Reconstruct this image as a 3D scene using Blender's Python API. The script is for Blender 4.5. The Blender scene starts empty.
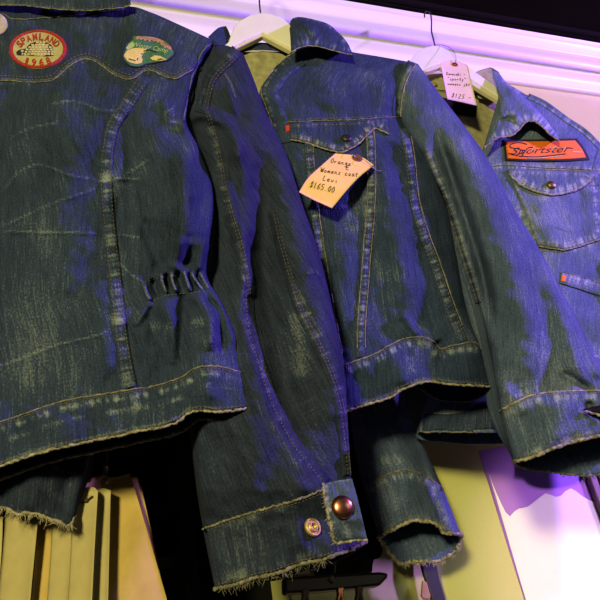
import bpy, math, random
import numpy as np
from mathutils import Vector
from mathutils.bvhtree import BVHTree

random.seed(5)
RNG = np.random.RandomState(11)
SC = bpy.context.scene
COL = SC.collection
EYE = np.array([0.0, 0.0, 1.6])
FPX = 615.0
# camera axes in the room frame: x runs along the wall, y into it, z up
Fw = np.array([.3037, .8001, .5173]); Fw /= np.linalg.norm(Fw)
Rt = np.array([.9527, -.2592, -.1581]); Rt -= Fw*Rt.dot(Fw); Rt /= np.linalg.norm(Rt)
Up = np.cross(Rt, Fw)


# ------------------------------------------------------------------ basics
def rays(px, py):
    px = np.asarray(px, float); py = np.asarray(py, float)
    return (px-300)[..., None]*Rt + (300-py)[..., None]*Up + FPX*Fw


def project(p):
    q = np.asarray(p) - EYE
    z = q @ Fw
    return 300 + FPX*(q @ Rt)/z, 300 - FPX*(q @ Up)/z


class Plane:
    """an upright plane of the shop, turned by a degrees from the wall"""
    def __init__(s, a, D):
        a = math.radians(a)
        s.n = np.array([math.sin(a), math.cos(a), 0.0]); s.D = D

    def P(s, px, py, off=0.0):
        d = rays(px, py)
        t = (s.D + off)/(d @ s.n)
        return EYE + d*t[..., None]


def crom(c, t):
    c = np.asarray(c, float); n = len(c)
    t = np.clip(np.asarray(t, float), 0, n-1)
    i = np.minimum(t.astype(int), n-2); f = t - i
    sh = (slice(None),) + (None,)*(c.ndim-1)
    f = f[sh]
    p1 = c[i]; p2 = c[i+1]
    p0 = np.where((i > 0)[sh], c[np.maximum(i-1, 0)], 2*p1-p2)
    p3 = np.where((i+2 < n)[sh], c[np.minimum(i+2, n-1)], 2*p2-p1)
    return .5*(2*p1 + (p2-p0)*f + (2*p0-5*p1+4*p2-p3)*f*f + (3*p1-p0-3*p2+p3)*f**3)


def resample(pts, u, smooth=True):
    pts = np.asarray(pts, float)
    if len(pts) == 1:
        return np.repeat(pts, len(u), 0)
    if len(pts) > 2 and smooth:
        pts = crom(pts, np.linspace(0, len(pts)-1, (len(pts)-1)*10+1))
    L = np.concatenate([[0], np.cumsum(np.linalg.norm(np.diff(pts, axis=0), axis=1))])
    L /= max(L[-1], 1e-9)
    return np.stack([np.interp(u, L, pts[:, k]) for k in range(pts.shape[1])], 1)


def plen(pts):
    pts = np.asarray(pts, float)
    return float(np.linalg.norm(np.diff(pts, axis=0), axis=1).sum())


def dist_poly(px, py, pts):
    pts = np.asarray(pts, float)
    if len(pts) > 2:
        pts = crom(pts, np.linspace(0, len(pts)-1, (len(pts)-1)*3+1))
    best = np.full(px.shape, 1e9); arc = np.zeros(px.shape); side = np.zeros(px.shape)
    s0 = 0.0
    for a, b in zip(pts[:-1], pts[1:]):
        v = b-a; L = np.linalg.norm(v)+1e-9
        w = np.clip(((px-a[0])*v[0]+(py-a[1])*v[1])/(L*L), 0, 1)
        dx = px-(a[0]+w*v[0]); dy = py-(a[1]+w*v[1])
        d = np.hypot(dx, dy)
        m = d < best
        best = np.where(m, d, best); arc = np.where(m, s0+w*L, arc)
        side = np.where(m, np.sign(v[0]*dy-v[1]*dx), side)
        s0 += L
    return best, arc, side, s0


def taper(arc, total, k=.15):
    e = max(total*k, 1e-6)
    return np.clip(np.minimum(arc, total-arc)/e, 0, 1)


class Ridge:
    """a fold of cloth: amp metres towards the viewer, w half width in pixels"""
    def __init__(s, pts, amp, w, step=0.0):
        s.pts, s.amp, s.w, s.step = pts, amp, w, step

    def __call__(s, px, py):
        d, arc, side, tot = dist_poly(px, py, s.pts)
        tp = taper(arc, tot)
        return s.amp*np.exp(-(d/s.w)**2)*tp


_ph = RNG.uniform(0, 6.28, (40,)); _an = RNG.uniform(0, 6.28, (40,))


def wav(px, py, scale, k0=0, n=6):
    r = np.zeros(np.shape(px))
    for i in range(k0, k0+n):
        f = 6.28/scale*(.6+.8*((i*37 % 10)/10))
        r = r + np.sin(f*(np.cos(_an[i])*px+np.sin(_an[i])*py)+_ph[i])
    return r/n**.5


def n1(s, seed=0):
    return (np.sin(s*.9+seed)+np.sin(s*.53+seed*2.3+1)+np.sin(s*1.7+seed*1.1))/3


# ------------------------------------------------------------------ materials
MATS = {}


def mat(name, col, rough=.7, metal=0.0, noise=0.0, nscale=60, bump=0.0, bscale=200, spec=.4, emit=None, estr=0):
    if name in MATS:
        return MATS[name]
    m = bpy.data.materials.new(name); m.use_nodes = True
    nt = m.node_tree; b = nt.nodes['Principled BSDF']
    b.inputs['Base Color'].default_value = (*col, 1)
    b.inputs['Roughness'].default_value = rough
    b.inputs['Metallic'].default_value = metal
    b.inputs['Specular IOR Level'].default_value = spec
    tc = nt.nodes.new('ShaderNodeTexCoord')
    if noise > 0:
        nz = nt.nodes.new('ShaderNodeTexNoise'); nz.inputs['Scale'].default_value = nscale
        nz.inputs['Detail'].default_value = 5
        nt.links.new(tc.outputs['Object'], nz.inputs['Vector'])
        mp = nt.nodes.new('ShaderNodeMapRange')
        mp.inputs['From Min'].default_value = .3; mp.inputs['From Max'].default_value = .7
        mp.inputs['To Min'].default_value = 1-noise; mp.inputs['To Max'].default_value = 1+noise
        nt.links.new(nz.outputs['Fac'], mp.inputs['Value'])
        mx = nt.nodes.new('ShaderNodeVectorMath'); mx.operation = 'SCALE'
        mx.inputs[0].default_value = col
        nt.links.new(mp.outputs['Result'], mx.inputs['Scale'])
        nt.links.new(mx.outputs['Vector'], b.inputs['Base Color'])
    if bump > 0:
        n2 = nt.nodes.new('ShaderNodeTexNoise'); n2.inputs['Scale'].default_value = bscale
        n2.inputs['Detail'].default_value = 4
        nt.links.new(tc.outputs['Object'], n2.inputs['Vector'])
        bp = nt.nodes.new('ShaderNodeBump'); bp.inputs['Strength'].default_value = bump
        bp.inputs['Distance'].default_value = .002
        nt.links.new(n2.outputs['Fac'], bp.inputs['Height'])
        nt.links.new(bp.outputs['Normal'], b.inputs['Normal'])
    MATS[name] = m
    return m


def denim(name, dark, mid, light, bias=.3, streak=.5, cloud=.35, grain=.6, wear=1.0):
    m = bpy.data.materials.new(name); m.use_nodes = True
    nt = m.node_tree; b = nt.nodes['Principled BSDF']
    b.inputs['Roughness'].default_value = .92
    b.inputs['Specular IOR Level'].default_value = .12
    N = nt.nodes.new; Lk = nt.links.new
    uv = N('ShaderNodeUVMap'); uv.uv_map = 'UVMap'

    def noise(sx, sy, detail=3, rot=0):
        mp = N('ShaderNodeMapping'); mp.inputs['Scale'].default_value = (sx, sy, 1)
        mp.inputs['Rotation'].default_value = (0, 0, rot)
        Lk(uv.outputs['UV'], mp.inputs['Vector'])
        nz = N('ShaderNodeTexNoise'); nz.inputs['Scale'].default_value = 1
        nz.inputs['Detail'].default_value = detail
        Lk(mp.outputs['Vector'], nz.inputs['Vector'])
        return nz.outputs['Fac']

    def math_(op, a, bb):
        q = N('ShaderNodeMath'); q.operation = op
        for k, v in ((0, a), (1, bb)):
            if isinstance(v, (int, float)):
                q.inputs[k].default_value = v
            else:
                Lk(v, q.inputs[k])
        return q.outputs[0]

    s1 = noise(420, 22, 3); s2 = noise(130, 9, 3); c1 = noise(13, 9, 4); g1 = noise(520, 420, 2); tw = noise(700, 60, 1, .6)
    f = math_('MULTIPLY', math_('SUBTRACT', s1, .5), streak)
    f = math_('ADD', f, math_('MULTIPLY', math_('SUBTRACT', s2, .5), streak*.8))
    f = math_('ADD', f, math_('MULTIPLY', math_('SUBTRACT', c1, .5), cloud*2))
    f = math_('ADD', f, math_('MULTIPLY', math_('SUBTRACT', g1, .5), grain))
    f = math_('ADD', f, math_('MULTIPLY', math_('SUBTRACT', tw, .5), grain*.8))
    at = N('ShaderNodeAttribute'); at.attribute_name = 'wear'
    wr = math_('MULTIPLY', at.outputs['Fac'], math_('ADD', math_('MULTIPLY', g1, .9), .35))
    wr = math_('MULTIPLY', wr, wear)
    f = math_('ADD', math_('ADD', f, bias), wr)
    rp = N('ShaderNodeValToRGB')
    e = rp.color_ramp.elements
    e[0].position = .0; e[0].color = (*dark, 1)
    e[1].position = 1.0; e[1].color = (*light, 1)
    k = e.new(.45); k.color = (*mid, 1)
    Lk(f, rp.inputs['Fac']); Lk(rp.outputs['Color'], b.inputs['Base Color'])
    bp = N('ShaderNodeBump'); bp.inputs['Strength'].default_value = .55; bp.inputs['Distance'].default_value = .0012
    Lk(math_('ADD', math_('MULTIPLY', s1, .5), math_('ADD', g1, tw)), bp.inputs['Height'])
    Lk(bp.outputs['Normal'], b.inputs['Normal'])
    return m


M_D1 = denim('indigo_denim_dark', (.007, .011, .026), (.026, .040, .085), (.18, .22, .24), bias=.30, streak=.4)
M_D1S = denim('indigo_denim_dark_sleeve', (.007, .010, .022), (.024, .034, .068), (.17, .195, .20), bias=.28, streak=.5)
M_D2 = denim('indigo_denim_mid', (.008, .013, .033), (.029, .046, .105), (.21, .25, .29), bias=.32, streak=.4)
M_D2S = denim('indigo_denim_mid_sleeve', (.019, .029, .06), (.058, .084, .165), (.26, .30, .35), bias=.36, streak=.35)
M_D3 = denim('washed_denim', (.024, .038, .07), (.080, .115, .20), (.32, .36, .39), bias=.40, streak=.35)
M_LIN = mat('olive_cotton_reverse', (.30, .285, .16), .95, noise=.25, nscale=90, bump=.3, spec=.1)
M_EDGE = mat('worn_pale_edge', (.25, .225, .175), .95, noise=.6, nscale=260, bump=.4, bscale=500, spec=.1)
M_EDGED = mat('worn_edge_dull', (.16, .15, .115), .95, noise=.6, nscale=260, bump=.4, bscale=500, spec=.1)
M_THR = mat('tan_thread', (.15, .115, .065), .8, noise=.4, nscale=200, spec=.2)
M_THRW = mat('pale_thread', (.20, .18, .15), .8, noise=.4, nscale=200, spec=.2)
M_FRAY = mat('cotton_fray', (.42, .37, .25), .95, noise=.3, spec=.1)
M_BRASS = mat('aged_brass', (.42, .31, .09), .5, .6, noise=.3, nscale=150)
M_COPPER = mat('copper_rivet', (.50, .20, .12), .28, 1.0, noise=.25, nscale=150)
M_BLACK = mat('black_cloth', (.006, .006, .006), .9, noise=.3, spec=.1)
M_BLKMET = mat('black_metal', (.012, .011, .010), .45, spec=.4)
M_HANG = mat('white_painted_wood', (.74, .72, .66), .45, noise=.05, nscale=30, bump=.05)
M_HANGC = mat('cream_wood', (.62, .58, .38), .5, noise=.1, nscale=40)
M_TAG = mat('manila_card', (.78, .50, .20), .85, noise=.06, nscale=40, spec=.15)
M_TAGW = mat('cream_card', (.72, .54, .44), .85, noise=.05, nscale=40, spec=.15)
M_INK = mat('brown_ink', (.05, .026, .016), .8)
M_RED = mat('red_embroidery', (.30, .014, .014), .8, noise=.35, nscale=300, bump=.4, bscale=700)
M_CREAM = mat('cream_twill', (.36, .32, .17), .9, noise=.15, nscale=200, bump=.3, bscale=600)
M_BRICK = mat('pale_embroidery', (.50, .42, .30), .9, noise=.2, nscale=300)
M_DKTHR = mat('black_thread', (.012, .010, .009), .9)
M_NAVY = mat('navy_thread', (.012, .016, .045), .9, noise=.3, nscale=300)
M_GREEN = mat('green_embroidery', (.035, .12, .085), .9, noise=.3, nscale=260, bump=.3, bscale=600)
M_PINKT = mat('dusty_pink_embroidery', (.34, .16, .19), .9, noise=.3, nscale=300)
M_SAGE = mat('sage_thread', (.30, .40, .27), .9, noise=.2, nscale=300)
M_SAND = mat('sand_embroidery', (.56, .43, .20), .9, noise=.15, nscale=300)
M_ORANGE = mat('orange_felt', (.80, .155, .005), .85, noise=.12, nscale=200, bump=.3, bscale=500)
M_REDTAB = mat('red_ribbon', (.55, .03, .02), .8)
M_KRAFT = mat('kraft_paper', (.46, .325, .10), .85, noise=.10, nscale=60, bump=.15, bscale=150, spec=.2)
M_MANIL = mat('buff_paper', (.38, .32, .155), .85, noise=.10, nscale=60, bump=.15, bscale=150, spec=.2)
M_STEEL = mat('dull_steel', (.25, .24, .22), .4, .9)
M_WALL = mat('olive_cream_gloss_paint', (.56, .55, .20), .30, noise=.05, nscale=5, bump=.12, bscale=160, spec=.5)
M_MOULD = mat('white_gloss_paint', (.80, .77, .74), .4, noise=.03, nscale=8, bump=.06, bscale=40, spec=.4)
M_CEIL = mat('black_ceiling_paint', (.004, .0032, .0012), .9, noise=.3, nscale=20, bump=.2, bscale=120, spec=.03)
M_MATTE = mat('matte_black', (.004, .0035, .002), .9, spec=.04)
M_RECESS = mat('black_shelf_paint', (.004, .004, .004), .6, noise=.3, nscale=20)
M_SHELF = mat('black_lacquer', (.010, .010, .009), .35, noise=.3, nscale=20)
M_LILAC = mat('lilac_panel_shade', (.42, .20, .66), .6, noise=.04, nscale=12, spec=.3)  # violet shade on the pale panel, put into the colour
M_WHITEP = mat('white_panel_lit', (.90, .88, .88), .7, noise=.02, nscale=40, spec=.2)  # brightly lit part of the same panel, put in as white
M_BROWN = mat('brown_stained_wood', (.14, .085, .075), .5, noise=.3, nscale=40, bump=.2)
M_FLOOR = mat('dark_floor', (.05, .045, .04), .6, noise=.2, nscale=12)
M_LEATH = mat('tan_leather', (.34, .20, .09), .6, noise=.2)
M_LAV = mat('lavender_cloth', (.42, .34, .52), .9, noise=.2, nscale=120)


# ------------------------------------------------------------------ scene objects
def tag(o, label=None, cat=None, group=None, kind=None):
    if label: o['label'] = label
    if cat: o['category'] = cat
    if group: o['group'] = group
    if kind: o['kind'] = kind
    return o


def thing(name, loc, label, cat, group=None):
    o = bpy.data.objects.new(name, None); COL.objects.link(o)
    o.location = Vector([float(v) for v in loc]); o.empty_display_size = .03
    return tag(o, label, cat, group)


def origin(o):
    x = np.zeros(3)
    while o is not None:
        x = x + np.array(o.location[:]); o = o.parent
    return x


def mesh(name, V, Fc, m, parent=None, uv=None, wear=None, smooth=True, loc=None):
    V = np.asarray(V, float)
    me = bpy.data.meshes.new(name)
    if parent is not None:
        o0 = origin(parent); lo = np.zeros(3)
    else:
        o0 = np.asarray(loc, float) if loc is not None else np.array([V[:, 0].mean(), V[:, 1].mean(), V[:, 2].min()]); lo = o0
    me.from_pydata((V-o0).tolist(), [], [tuple(int(i) for i in f) for f in Fc])
    me.materials.append(m)
    if smooth:
        me.polygons.foreach_set('use_smooth', [True]*len(me.polygons))
    if uv is not None:
        ul = me.uv_layers.new(name='UVMap')
        li = np.zeros(len(me.loops), dtype=np.int32); me.loops.foreach_get('vertex_index', li)
        ul.data.foreach_set('uv', np.asarray(uv, np.float32)[li].ravel())
    if wear is not None:
        a = me.attributes.new('wear', 'FLOAT', 'POINT')
        a.data.foreach_set('value', np.asarray(wear, np.float32).ravel())
    me.update()
    o = bpy.data.objects.new(name, me); COL.objects.link(o)
    o.parent = parent
    if parent is None:
        o.location = Vector(lo.tolist())
    return o


def join(parts):
    V = []; Fc = []; n = 0
    for v, f in parts:
        V.append(np.asarray(v, float)); Fc += [tuple(i+n for i in q) for q in f]; n += len(v)
    return np.concatenate(V), Fc


def bvh_of(V, Fc):
    return BVHTree.FromPolygons([Vector(v) for v in V.tolist()], [tuple(int(i) for i in f) for f in Fc])


def box_g(lo, hi):
    x0, y0, z0 = lo; x1, y1, z1 = hi
    V = [(x0, y0, z0), (x1, y0, z0), (x1, y1, z0), (x0, y1, z0), (x0, y0, z1), (x1, y0, z1), (x1, y1, z1), (x0, y1, z1)]
    return np.array(V), [(3, 2, 1, 0), (4, 5, 6, 7), (0, 1, 5, 4), (1, 2, 6, 5), (2, 3, 7, 6), (3, 0, 4, 7)]


def tube_g(P, r, n=8, closed=False):
    P = np.asarray(P, float); m = len(P)
    r = np.full(m, r) if np.isscalar(r) else np.asarray(r, float)
    if closed:
        T = np.roll(P, -1, 0)-np.roll(P, 1, 0)
    else:
        T = np.gradient(P, axis=0)
    T = T/(np.linalg.norm(T, axis=1)[:, None]+1e-12)
    ref = np.array([0, 1.0, 0]) if abs(T[:, 1]).mean() < .8 else np.array([1.0, 0, 0])
    A = np.cross(T, ref); A /= np.linalg.norm(A, axis=1)[:, None]+1e-12
    B = np.cross(T, A)
    an = np.linspace(0, 2*math.pi, n, endpoint=False)
    V = (P[:, None]+r[:, None, None]*(np.cos(an)[None, :, None]*A[:, None]+np.sin(an)[None, :, None]*B[:, None])).reshape(-1, 3)
    Fc = []
    for i in range(m if closed else m-1):
        j = (i+1) % m
        for k in range(n):
            l = (k+1) % n
            Fc.append((i*n+k, i*n+l, j*n+l, j*n+k))
    if not closed:
        Fc.append(tuple(range(n))); Fc.append(tuple((m-1)*n+k for k in reversed(range(n))))
    return V, Fc


def lathe_g(c, ax, prof, n=20):
    """prof: list of (radius, height along ax)"""
    ax = np.asarray(ax, float); ax /= np.linalg.norm(ax)
    ref = np.array([0, 0, 1.0]) if abs(ax[2]) < .9 else np.array([1.0, 0, 0])
    A = np.cross(ax, ref); A /= np.linalg.norm(A); B = np.cross(ax, A)
    an = np.linspace(0, 2*math.pi, n, endpoint=False)
    V = []
    for r, h in prof:
        V.append(np.asarray(c)+h*ax+r*(np.cos(an)[:, None]*A+np.sin(an)[:, None]*B))
    V = np.concatenate(V); Fc = []
    for i in range(len(prof)-1):
        for k in range(n):
            l = (k+1) % n
            Fc.append((i*n+k, i*n+l, (i+1)*n+l, (i+1)*n+k))
    Fc.append(tuple(reversed(range(n)))); Fc.append(tuple((len(prof)-1)*n+k for k in range(n)))
    return V, Fc


def grid_faces(nv, nu, base=0, flip=False):
    i, j = np.meshgrid(np.arange(nv-1), np.arange(nu-1), indexing='ij')
    a = (i*nu+j).ravel()+base
    q = np.stack([a, a+nu, a+nu+1, a+1], 1)
    if flip:
        q = q[:, ::-1]
    return q.tolist()


def cosu(n, k=.5):
    t = np.linspace(0, 1, n)
    return (1-k)*t + k*(1-np.cos(np.pi*t))/2


# ------------------------------------------------------------------ cloth
def shell(name, plane, rows, m, parent, nu, nv, p=2.5, kb=.8, disp=(), wear=None, close_top=True, noise=.0014,
          single=False, solid=.0014, uvang=0.0):
    """a sewn tube of cloth lofted through rows of control points; an open hem at its last row.
    row = dict(f=[(px,py)..], T=half thickness, y=depth offset, b=optional back hem)"""
    u = cosu(nu)
    prof = np.maximum(0, 1-np.abs(2*u-1)**p)**(1/p)
    cf = np.array([resample(r['f'], u) for r in rows])
    T = np.array([r.get('T', .03) for r in rows]); yo = np.array([r.get('y', 0.0) for r in rows])
    cb = []
    for k, r in enumerate(rows):
        P0 = plane.P(cf[k, :, 0], cf[k, :, 1], yo[k]-T[k]*prof)
        x, y = project(P0+plane.n*((1+kb)*T[k]*prof)[:, None])
        d = np.stack([x, y], 1)
        if 'b' in r:
            e = resample(r['b'], u); d = e
        cb.append(d)
    cb = np.array(cb)
    seg = np.linalg.norm(np.diff(cf, axis=0), axis=2).mean(1)
    L = np.concatenate([[0], np.cumsum(seg)])
    tt = np.interp(np.linspace(0, L[-1], nv), L, np.arange(len(rows)))
    gf = crom(cf, tt); gb = crom(cb, tt); Ti = np.interp(tt, np.arange(len(T)), T); Yi = crom(yo[:, None], tt)[:, 0]
    px, py = gf[..., 0], gf[..., 1]
    D = np.zeros(px.shape)
    for q in disp:
        D = D + q(px, py)
    D = D + noise*(wav(px, py, 45, 0)+.45*wav(px, py, 17, 8))
    edge = np.minimum(1, prof*2.2)[None]
    if single:
        edge = np.ones_like(edge)
    off = Yi[:, None]-Ti[:, None]*prof[None]-D*edge
    VF = plane.P(px, py, off)
    w = wear(px, py) if wear else np.zeros(px.shape)
    # cloth coordinates in metres
    du = np.linalg.norm(np.diff(VF, axis=1), axis=2).mean(0); uu = np.concatenate([[0], np.cumsum(du)])
    dv = np.linalg.norm(np.diff(VF, axis=0), axis=2).mean(1); vv = np.concatenate([[0], np.cumsum(dv)])
    UV = np.stack(np.meshgrid(uu, vv), -1)
    if uvang:
        c, s = math.cos(uvang), math.sin(uvang)
        UV = np.stack([UV[..., 0]*c-UV[..., 1]*s, UV[..., 0]*s+UV[..., 1]*c], -1)
    V = VF.reshape(-1, 3); Fc = grid_faces(nv, nu)
    uv = UV.reshape(-1, 2); we = w.ravel()
    VB = None
    if not single:
        VB = plane.P(gb[..., 0], gb[..., 1], Yi[:, None]+kb*Ti[:, None]*prof[None])
        n0 = len(V)
        idx = np.arange(nv*nu).reshape(nv, nu)+n0
        idx[:, 0] = np.arange(nv)*nu; idx[:, -1] = np.arange(nv)*nu+nu-1
        V = np.concatenate([V, VB.reshape(-1, 3)]); uv = np.concatenate([uv, uv+[.4, .3]]); we = np.concatenate([we, we*0])
        for i in range(nv-1):
            a = idx[i]; b_ = idx[i+1]
            Fc += np.stack([a[:-1], a[1:], b_[1:], b_[:-1]], 1).tolist()
        if close_top:
            for j in range(nu-1):
                q = [j, j+1, idx[0][j+1], idx[0][j]]
                q2 = []
                for t in q:
                    if t not in q2: q2.append(t)
                if len(q2) >= 3: Fc.append(q2)
        used = np.unique(np.concatenate([np.array(f) for f in Fc]))
        remap = -np.ones(len(V), int); remap[used] = np.arange(len(used))
        V = V[used]; uv = uv[used]; we = we[used]
        Fc = [[int(remap[t]) for t in f] for f in Fc]
    o = mesh(name, V, Fc, m, parent, uv, we)
    if solid:
        md = o.modifiers.new('thickness', 'SOLIDIFY'); md.thickness = solid; md.offset = -1
    o['tmp'] = 0; del o['tmp']
    return dict(o=o, bvh=bvh_of(V, Fc), F=VF, B=VB, plane=plane, wear=wear, px=px, py=py)


def cast(bvhs, plane, px, py, base=0.0):
    """points of the cloth seen along the sewing lines"""
    sh = np.shape(px)
    d = rays(px, py).reshape(-1, 3); d = d/np.linalg.norm(d, axis=1)[:, None]
    q0 = plane.P(px, py, base).reshape(-1, 3)
    out = np.zeros((len(d), 3)); o = Vector(EYE.tolist())
    for i in range(len(d)):
        best = None; dv = Vector(d[i].tolist())
        for b in bvhs:
            h = b.ray_cast(o, dv)
            if h[0] is not None and (best is None or h[3] < best):
                best = h[3]
        if best is None:
            h = bvhs[0].find_nearest(Vector(q0[i].tolist()))
            t = float(np.dot(np.array(h[0][:])-EYE, d[i])) if h[0] is not None else float(np.linalg.norm(q0[i]-EYE))
            best = t
        out[i] = EYE+d[i]*best
    return out.reshape(*sh, 3), d.reshape(*sh, 3)


def overlay(name, G, top, bot, m, parent, lift=.002, nu=40, nv=10, round_=.6, pucker=0.0, seed=0, wear=None, mids=(), under=None,
            depth=.0015, uvrot=False, register=True):
    """a second layer of cloth sewn on: follows the garment below and has a real edge"""
    bv = [g['bvh'] for g in (G if isinstance(G, list) else [G])]
    G0 = G[0] if isinstance(G, list) else G
    u = np.linspace(0, 1, nu); t = np.linspace(0, 1, nv)
    rows = np.array([resample(r, u) for r in [top, *mids, bot]])
    if len(rows) == 2:
        g = rows[0][None]*(1-t)[:, None, None]+rows[1][None]*t[:, None, None]
    else:
        g = crom(rows, t*(len(rows)-1))
    px, py = g[..., 0], g[..., 1]
    P, d = cast(bv, G0['plane'], px, py)
    eu = np.minimum(u, 1-u)*nu/2; ev = np.minimum(t, 1-t)*nv/2
    e = np.minimum(1, np.minimum(eu[None], ev[:, None]))
    lf = lift*(1-round_*(1-e))
    if pucker:
        lf = lf+pucker*n1(u*plen(rows[0])*1.05, seed)[None]*np.sin(np.pi*t)[:, None]
    V0 = P-d*lf[..., None]
    V = V0.reshape(-1, 3); Fc = grid_faces(nv, nu)
    bd = [j for j in range(nu)]+[i*nu+nu-1 for i in range(1, nv)]+[(nv-1)*nu+j for j in range(nu-2, -1, -1)]+[i*nu for i in range(nv-2, 0, -1)]
    n0 = len(V)
    Vb = (P+d*depth).reshape(-1, 3)[bd]
    V = np.concatenate([V, Vb]); k = len(bd)
    for i in range(k):
        j = (i+1) % k
        Fc.append([bd[i], bd[j], n0+j, n0+i])
    wf = wear or G0['wear']
    w = wf(px, py) if wf else np.zeros(px.shape)
    du = np.linalg.norm(np.diff(V0, axis=1), axis=2).mean(0); uu = np.concatenate([[0], np.cumsum(du)])
    dv = np.linalg.norm(np.diff(V0, axis=0), axis=2).mean(1); vv = np.concatenate([[0], np.cumsum(dv)])
    UV = np.stack(np.meshgrid(uu, vv), -1).reshape(-1, 2)
    if uvrot: UV = UV[:, ::-1]
    uv = np.concatenate([UV, UV[bd]]); we = np.concatenate([w.ravel(), w.ravel()[bd]*.5+.3])
    o = mesh(name, V, Fc, m, parent, uv+seed*.37, we)
    return dict(o=o, bvh=bvh_of(V, Fc), plane=G0['plane'], wear=wf, F=V0)


def offset_line(pts, a):
    pts = np.asarray(pts, float)
    if len(pts) > 2: pts = crom(pts, np.linspace(0, len(pts)-1, (len(pts)-1)*6+1))
    t = np.gradient(pts, axis=0); t /= np.linalg.norm(t, axis=1)[:, None]+1e-9
    n = np.stack([-t[:, 1], t[:, 0]], 1)
    return pts+n*a


def seam(name, G, pts, w, m, parent, lift=.0016, pucker=.0006, seed=0, wear=None):
    L = plen(pts)
    return overlay(name, G, offset_line(pts, -w/2), offset_line(pts, w/2), m, parent, lift*1.25, max(16, int(L/1.4)), 7, .75, pucker, seed, wear, uvrot=True)


def stitches(G, pts, dash=2.2, gap=1.6, w=.33, lift=.0006):
    """rows of thread, each stitch a small raised bar"""
    bv = [g['bvh'] for g in (G if isinstance(G, list) else [G])]
    pl = (G[0] if isinstance(G, list) else G)['plane']
    L = plen(pts); n = max(2, int(L/(dash+gap)))
    s0 = np.arange(n)*(dash+gap)/L; s1 = np.minimum(1, s0+dash/L)
    A = resample(pts, s0); B = resample(pts, s1)
    A3, d = cast(bv, pl, A[:, 0], A[:, 1]); B3, d2 = cast(bv, pl, B[:, 0], B[:, 1])
    parts = []
    for a, b, q in zip(A3, B3, d):
        v = b-a; l = np.linalg.norm(v)
        if l < 1e-6 or l > .012: continue
        sc = np.linalg.norm(a-EYE)/FPX
        s = np.cross(v/l, q)*w*sc
        h = -q*lift
        V = np.array([a-s, a+s, b+s, b-s, a-s*.6+h, a+s*.6+h, b+s*.6+h, b-s*.6+h])
        parts.append((V, [(4, 5, 6, 7), (0, 1, 5, 4), (1, 2, 6, 5), (2, 3, 7, 6), (3, 0, 4, 7)]))
    return parts


def decal(G, polys, lift=.0015, depth=.001):
    """flat shapes (lists of pixel polygons) laid on a surface with a small thickness"""
    bv = [g['bvh'] for g in (G if isinstance(G, list) else [G])]
    pl = (G[0] if isinstance(G, list) else G)['plane']
    parts = []
    for q in polys:
        q = np.asarray(q, float); n = len(q)
        P, d = cast(bv, pl, q[:, 0], q[:, 1])
        V = np.concatenate([P-d*lift, P+d*depth])
        Fc = [tuple(range(n))]+[(i, n+i, n+(i+1) % n, (i+1) % n) for i in range(n)]
        parts.append((V, Fc))
    return parts


def strokes(G, lines, w=.5, lift=.0008):
    """pen or thread lines as thin raised ribbons"""
    bv = [g['bvh'] for g in (G if isinstance(G, list) else [G])]
    pl = (G[0] if isinstance(G, list) else G)['plane']
    parts = []
    for ln in lines:
        ln = np.asarray(ln, float)
        if len(ln) < 2: continue
        k = max(3, int(plen(ln)/1.0)+1)
        c = resample(ln, np.linspace(0, 1, k), smooth=len(ln) > 2)
        t = np.gradient(c, axis=0); t /= np.linalg.norm(t, axis=1)[:, None]+1e-9
        nn = np.stack([-t[:, 1], t[:, 0]], 1)*w
        a = c-nn; b = c+nn
        PA, d = cast(bv, pl, a[:, 0], a[:, 1]); PB, d2 = cast(bv, pl, b[:, 0], b[:, 1])
        V = np.concatenate([PA-d*lift, PB-d2*lift, PA+d*.0003, PB+d2*.0003])
        Fc = []
        for i in range(k-1):
            Fc.append((i, k+i, k+i+1, i+1)); Fc.append((i, i+1, 2*k+i+1, 2*k+i)); Fc.append((k+i+1, k+i, 3*k+i, 3*k+i+1))
        parts.append((V, Fc))
    return parts


def text_polys(txt, fx, bold=0.0, shear=0.0):
    """outline letters as polygons, mapped to pixels by fx(x, y) with x 0..1 along the line, y 0..1 cap height"""
    cu = bpy.data.curves.new('lettering', 'FONT'); cu.body = txt; cu.offset = bold; cu.shear = shear; cu.resolution_u = 3
    o = bpy.data.objects.new('lettering', cu); COL.objects.link(o)
    bpy.context.view_layer.update()
    me = bpy.data.meshes.new_from_object(o.evaluated_get(bpy.context.evaluated_depsgraph_get()))
    V = np.array([v.co[:2] for v in me.vertices]); Fc = [list(p.vertices) for p in me.polygons]
    bpy.data.objects.remove(o); bpy.data.curves.remove(cu); bpy.data.meshes.remove(me)
    x0, x1 = V[:, 0].min(), V[:, 0].max()
    W = (x1-x0)
    return [[fx((V[i, 0]-x0)/W, V[i, 1]/.7) for i in f] for f in Fc]


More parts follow.
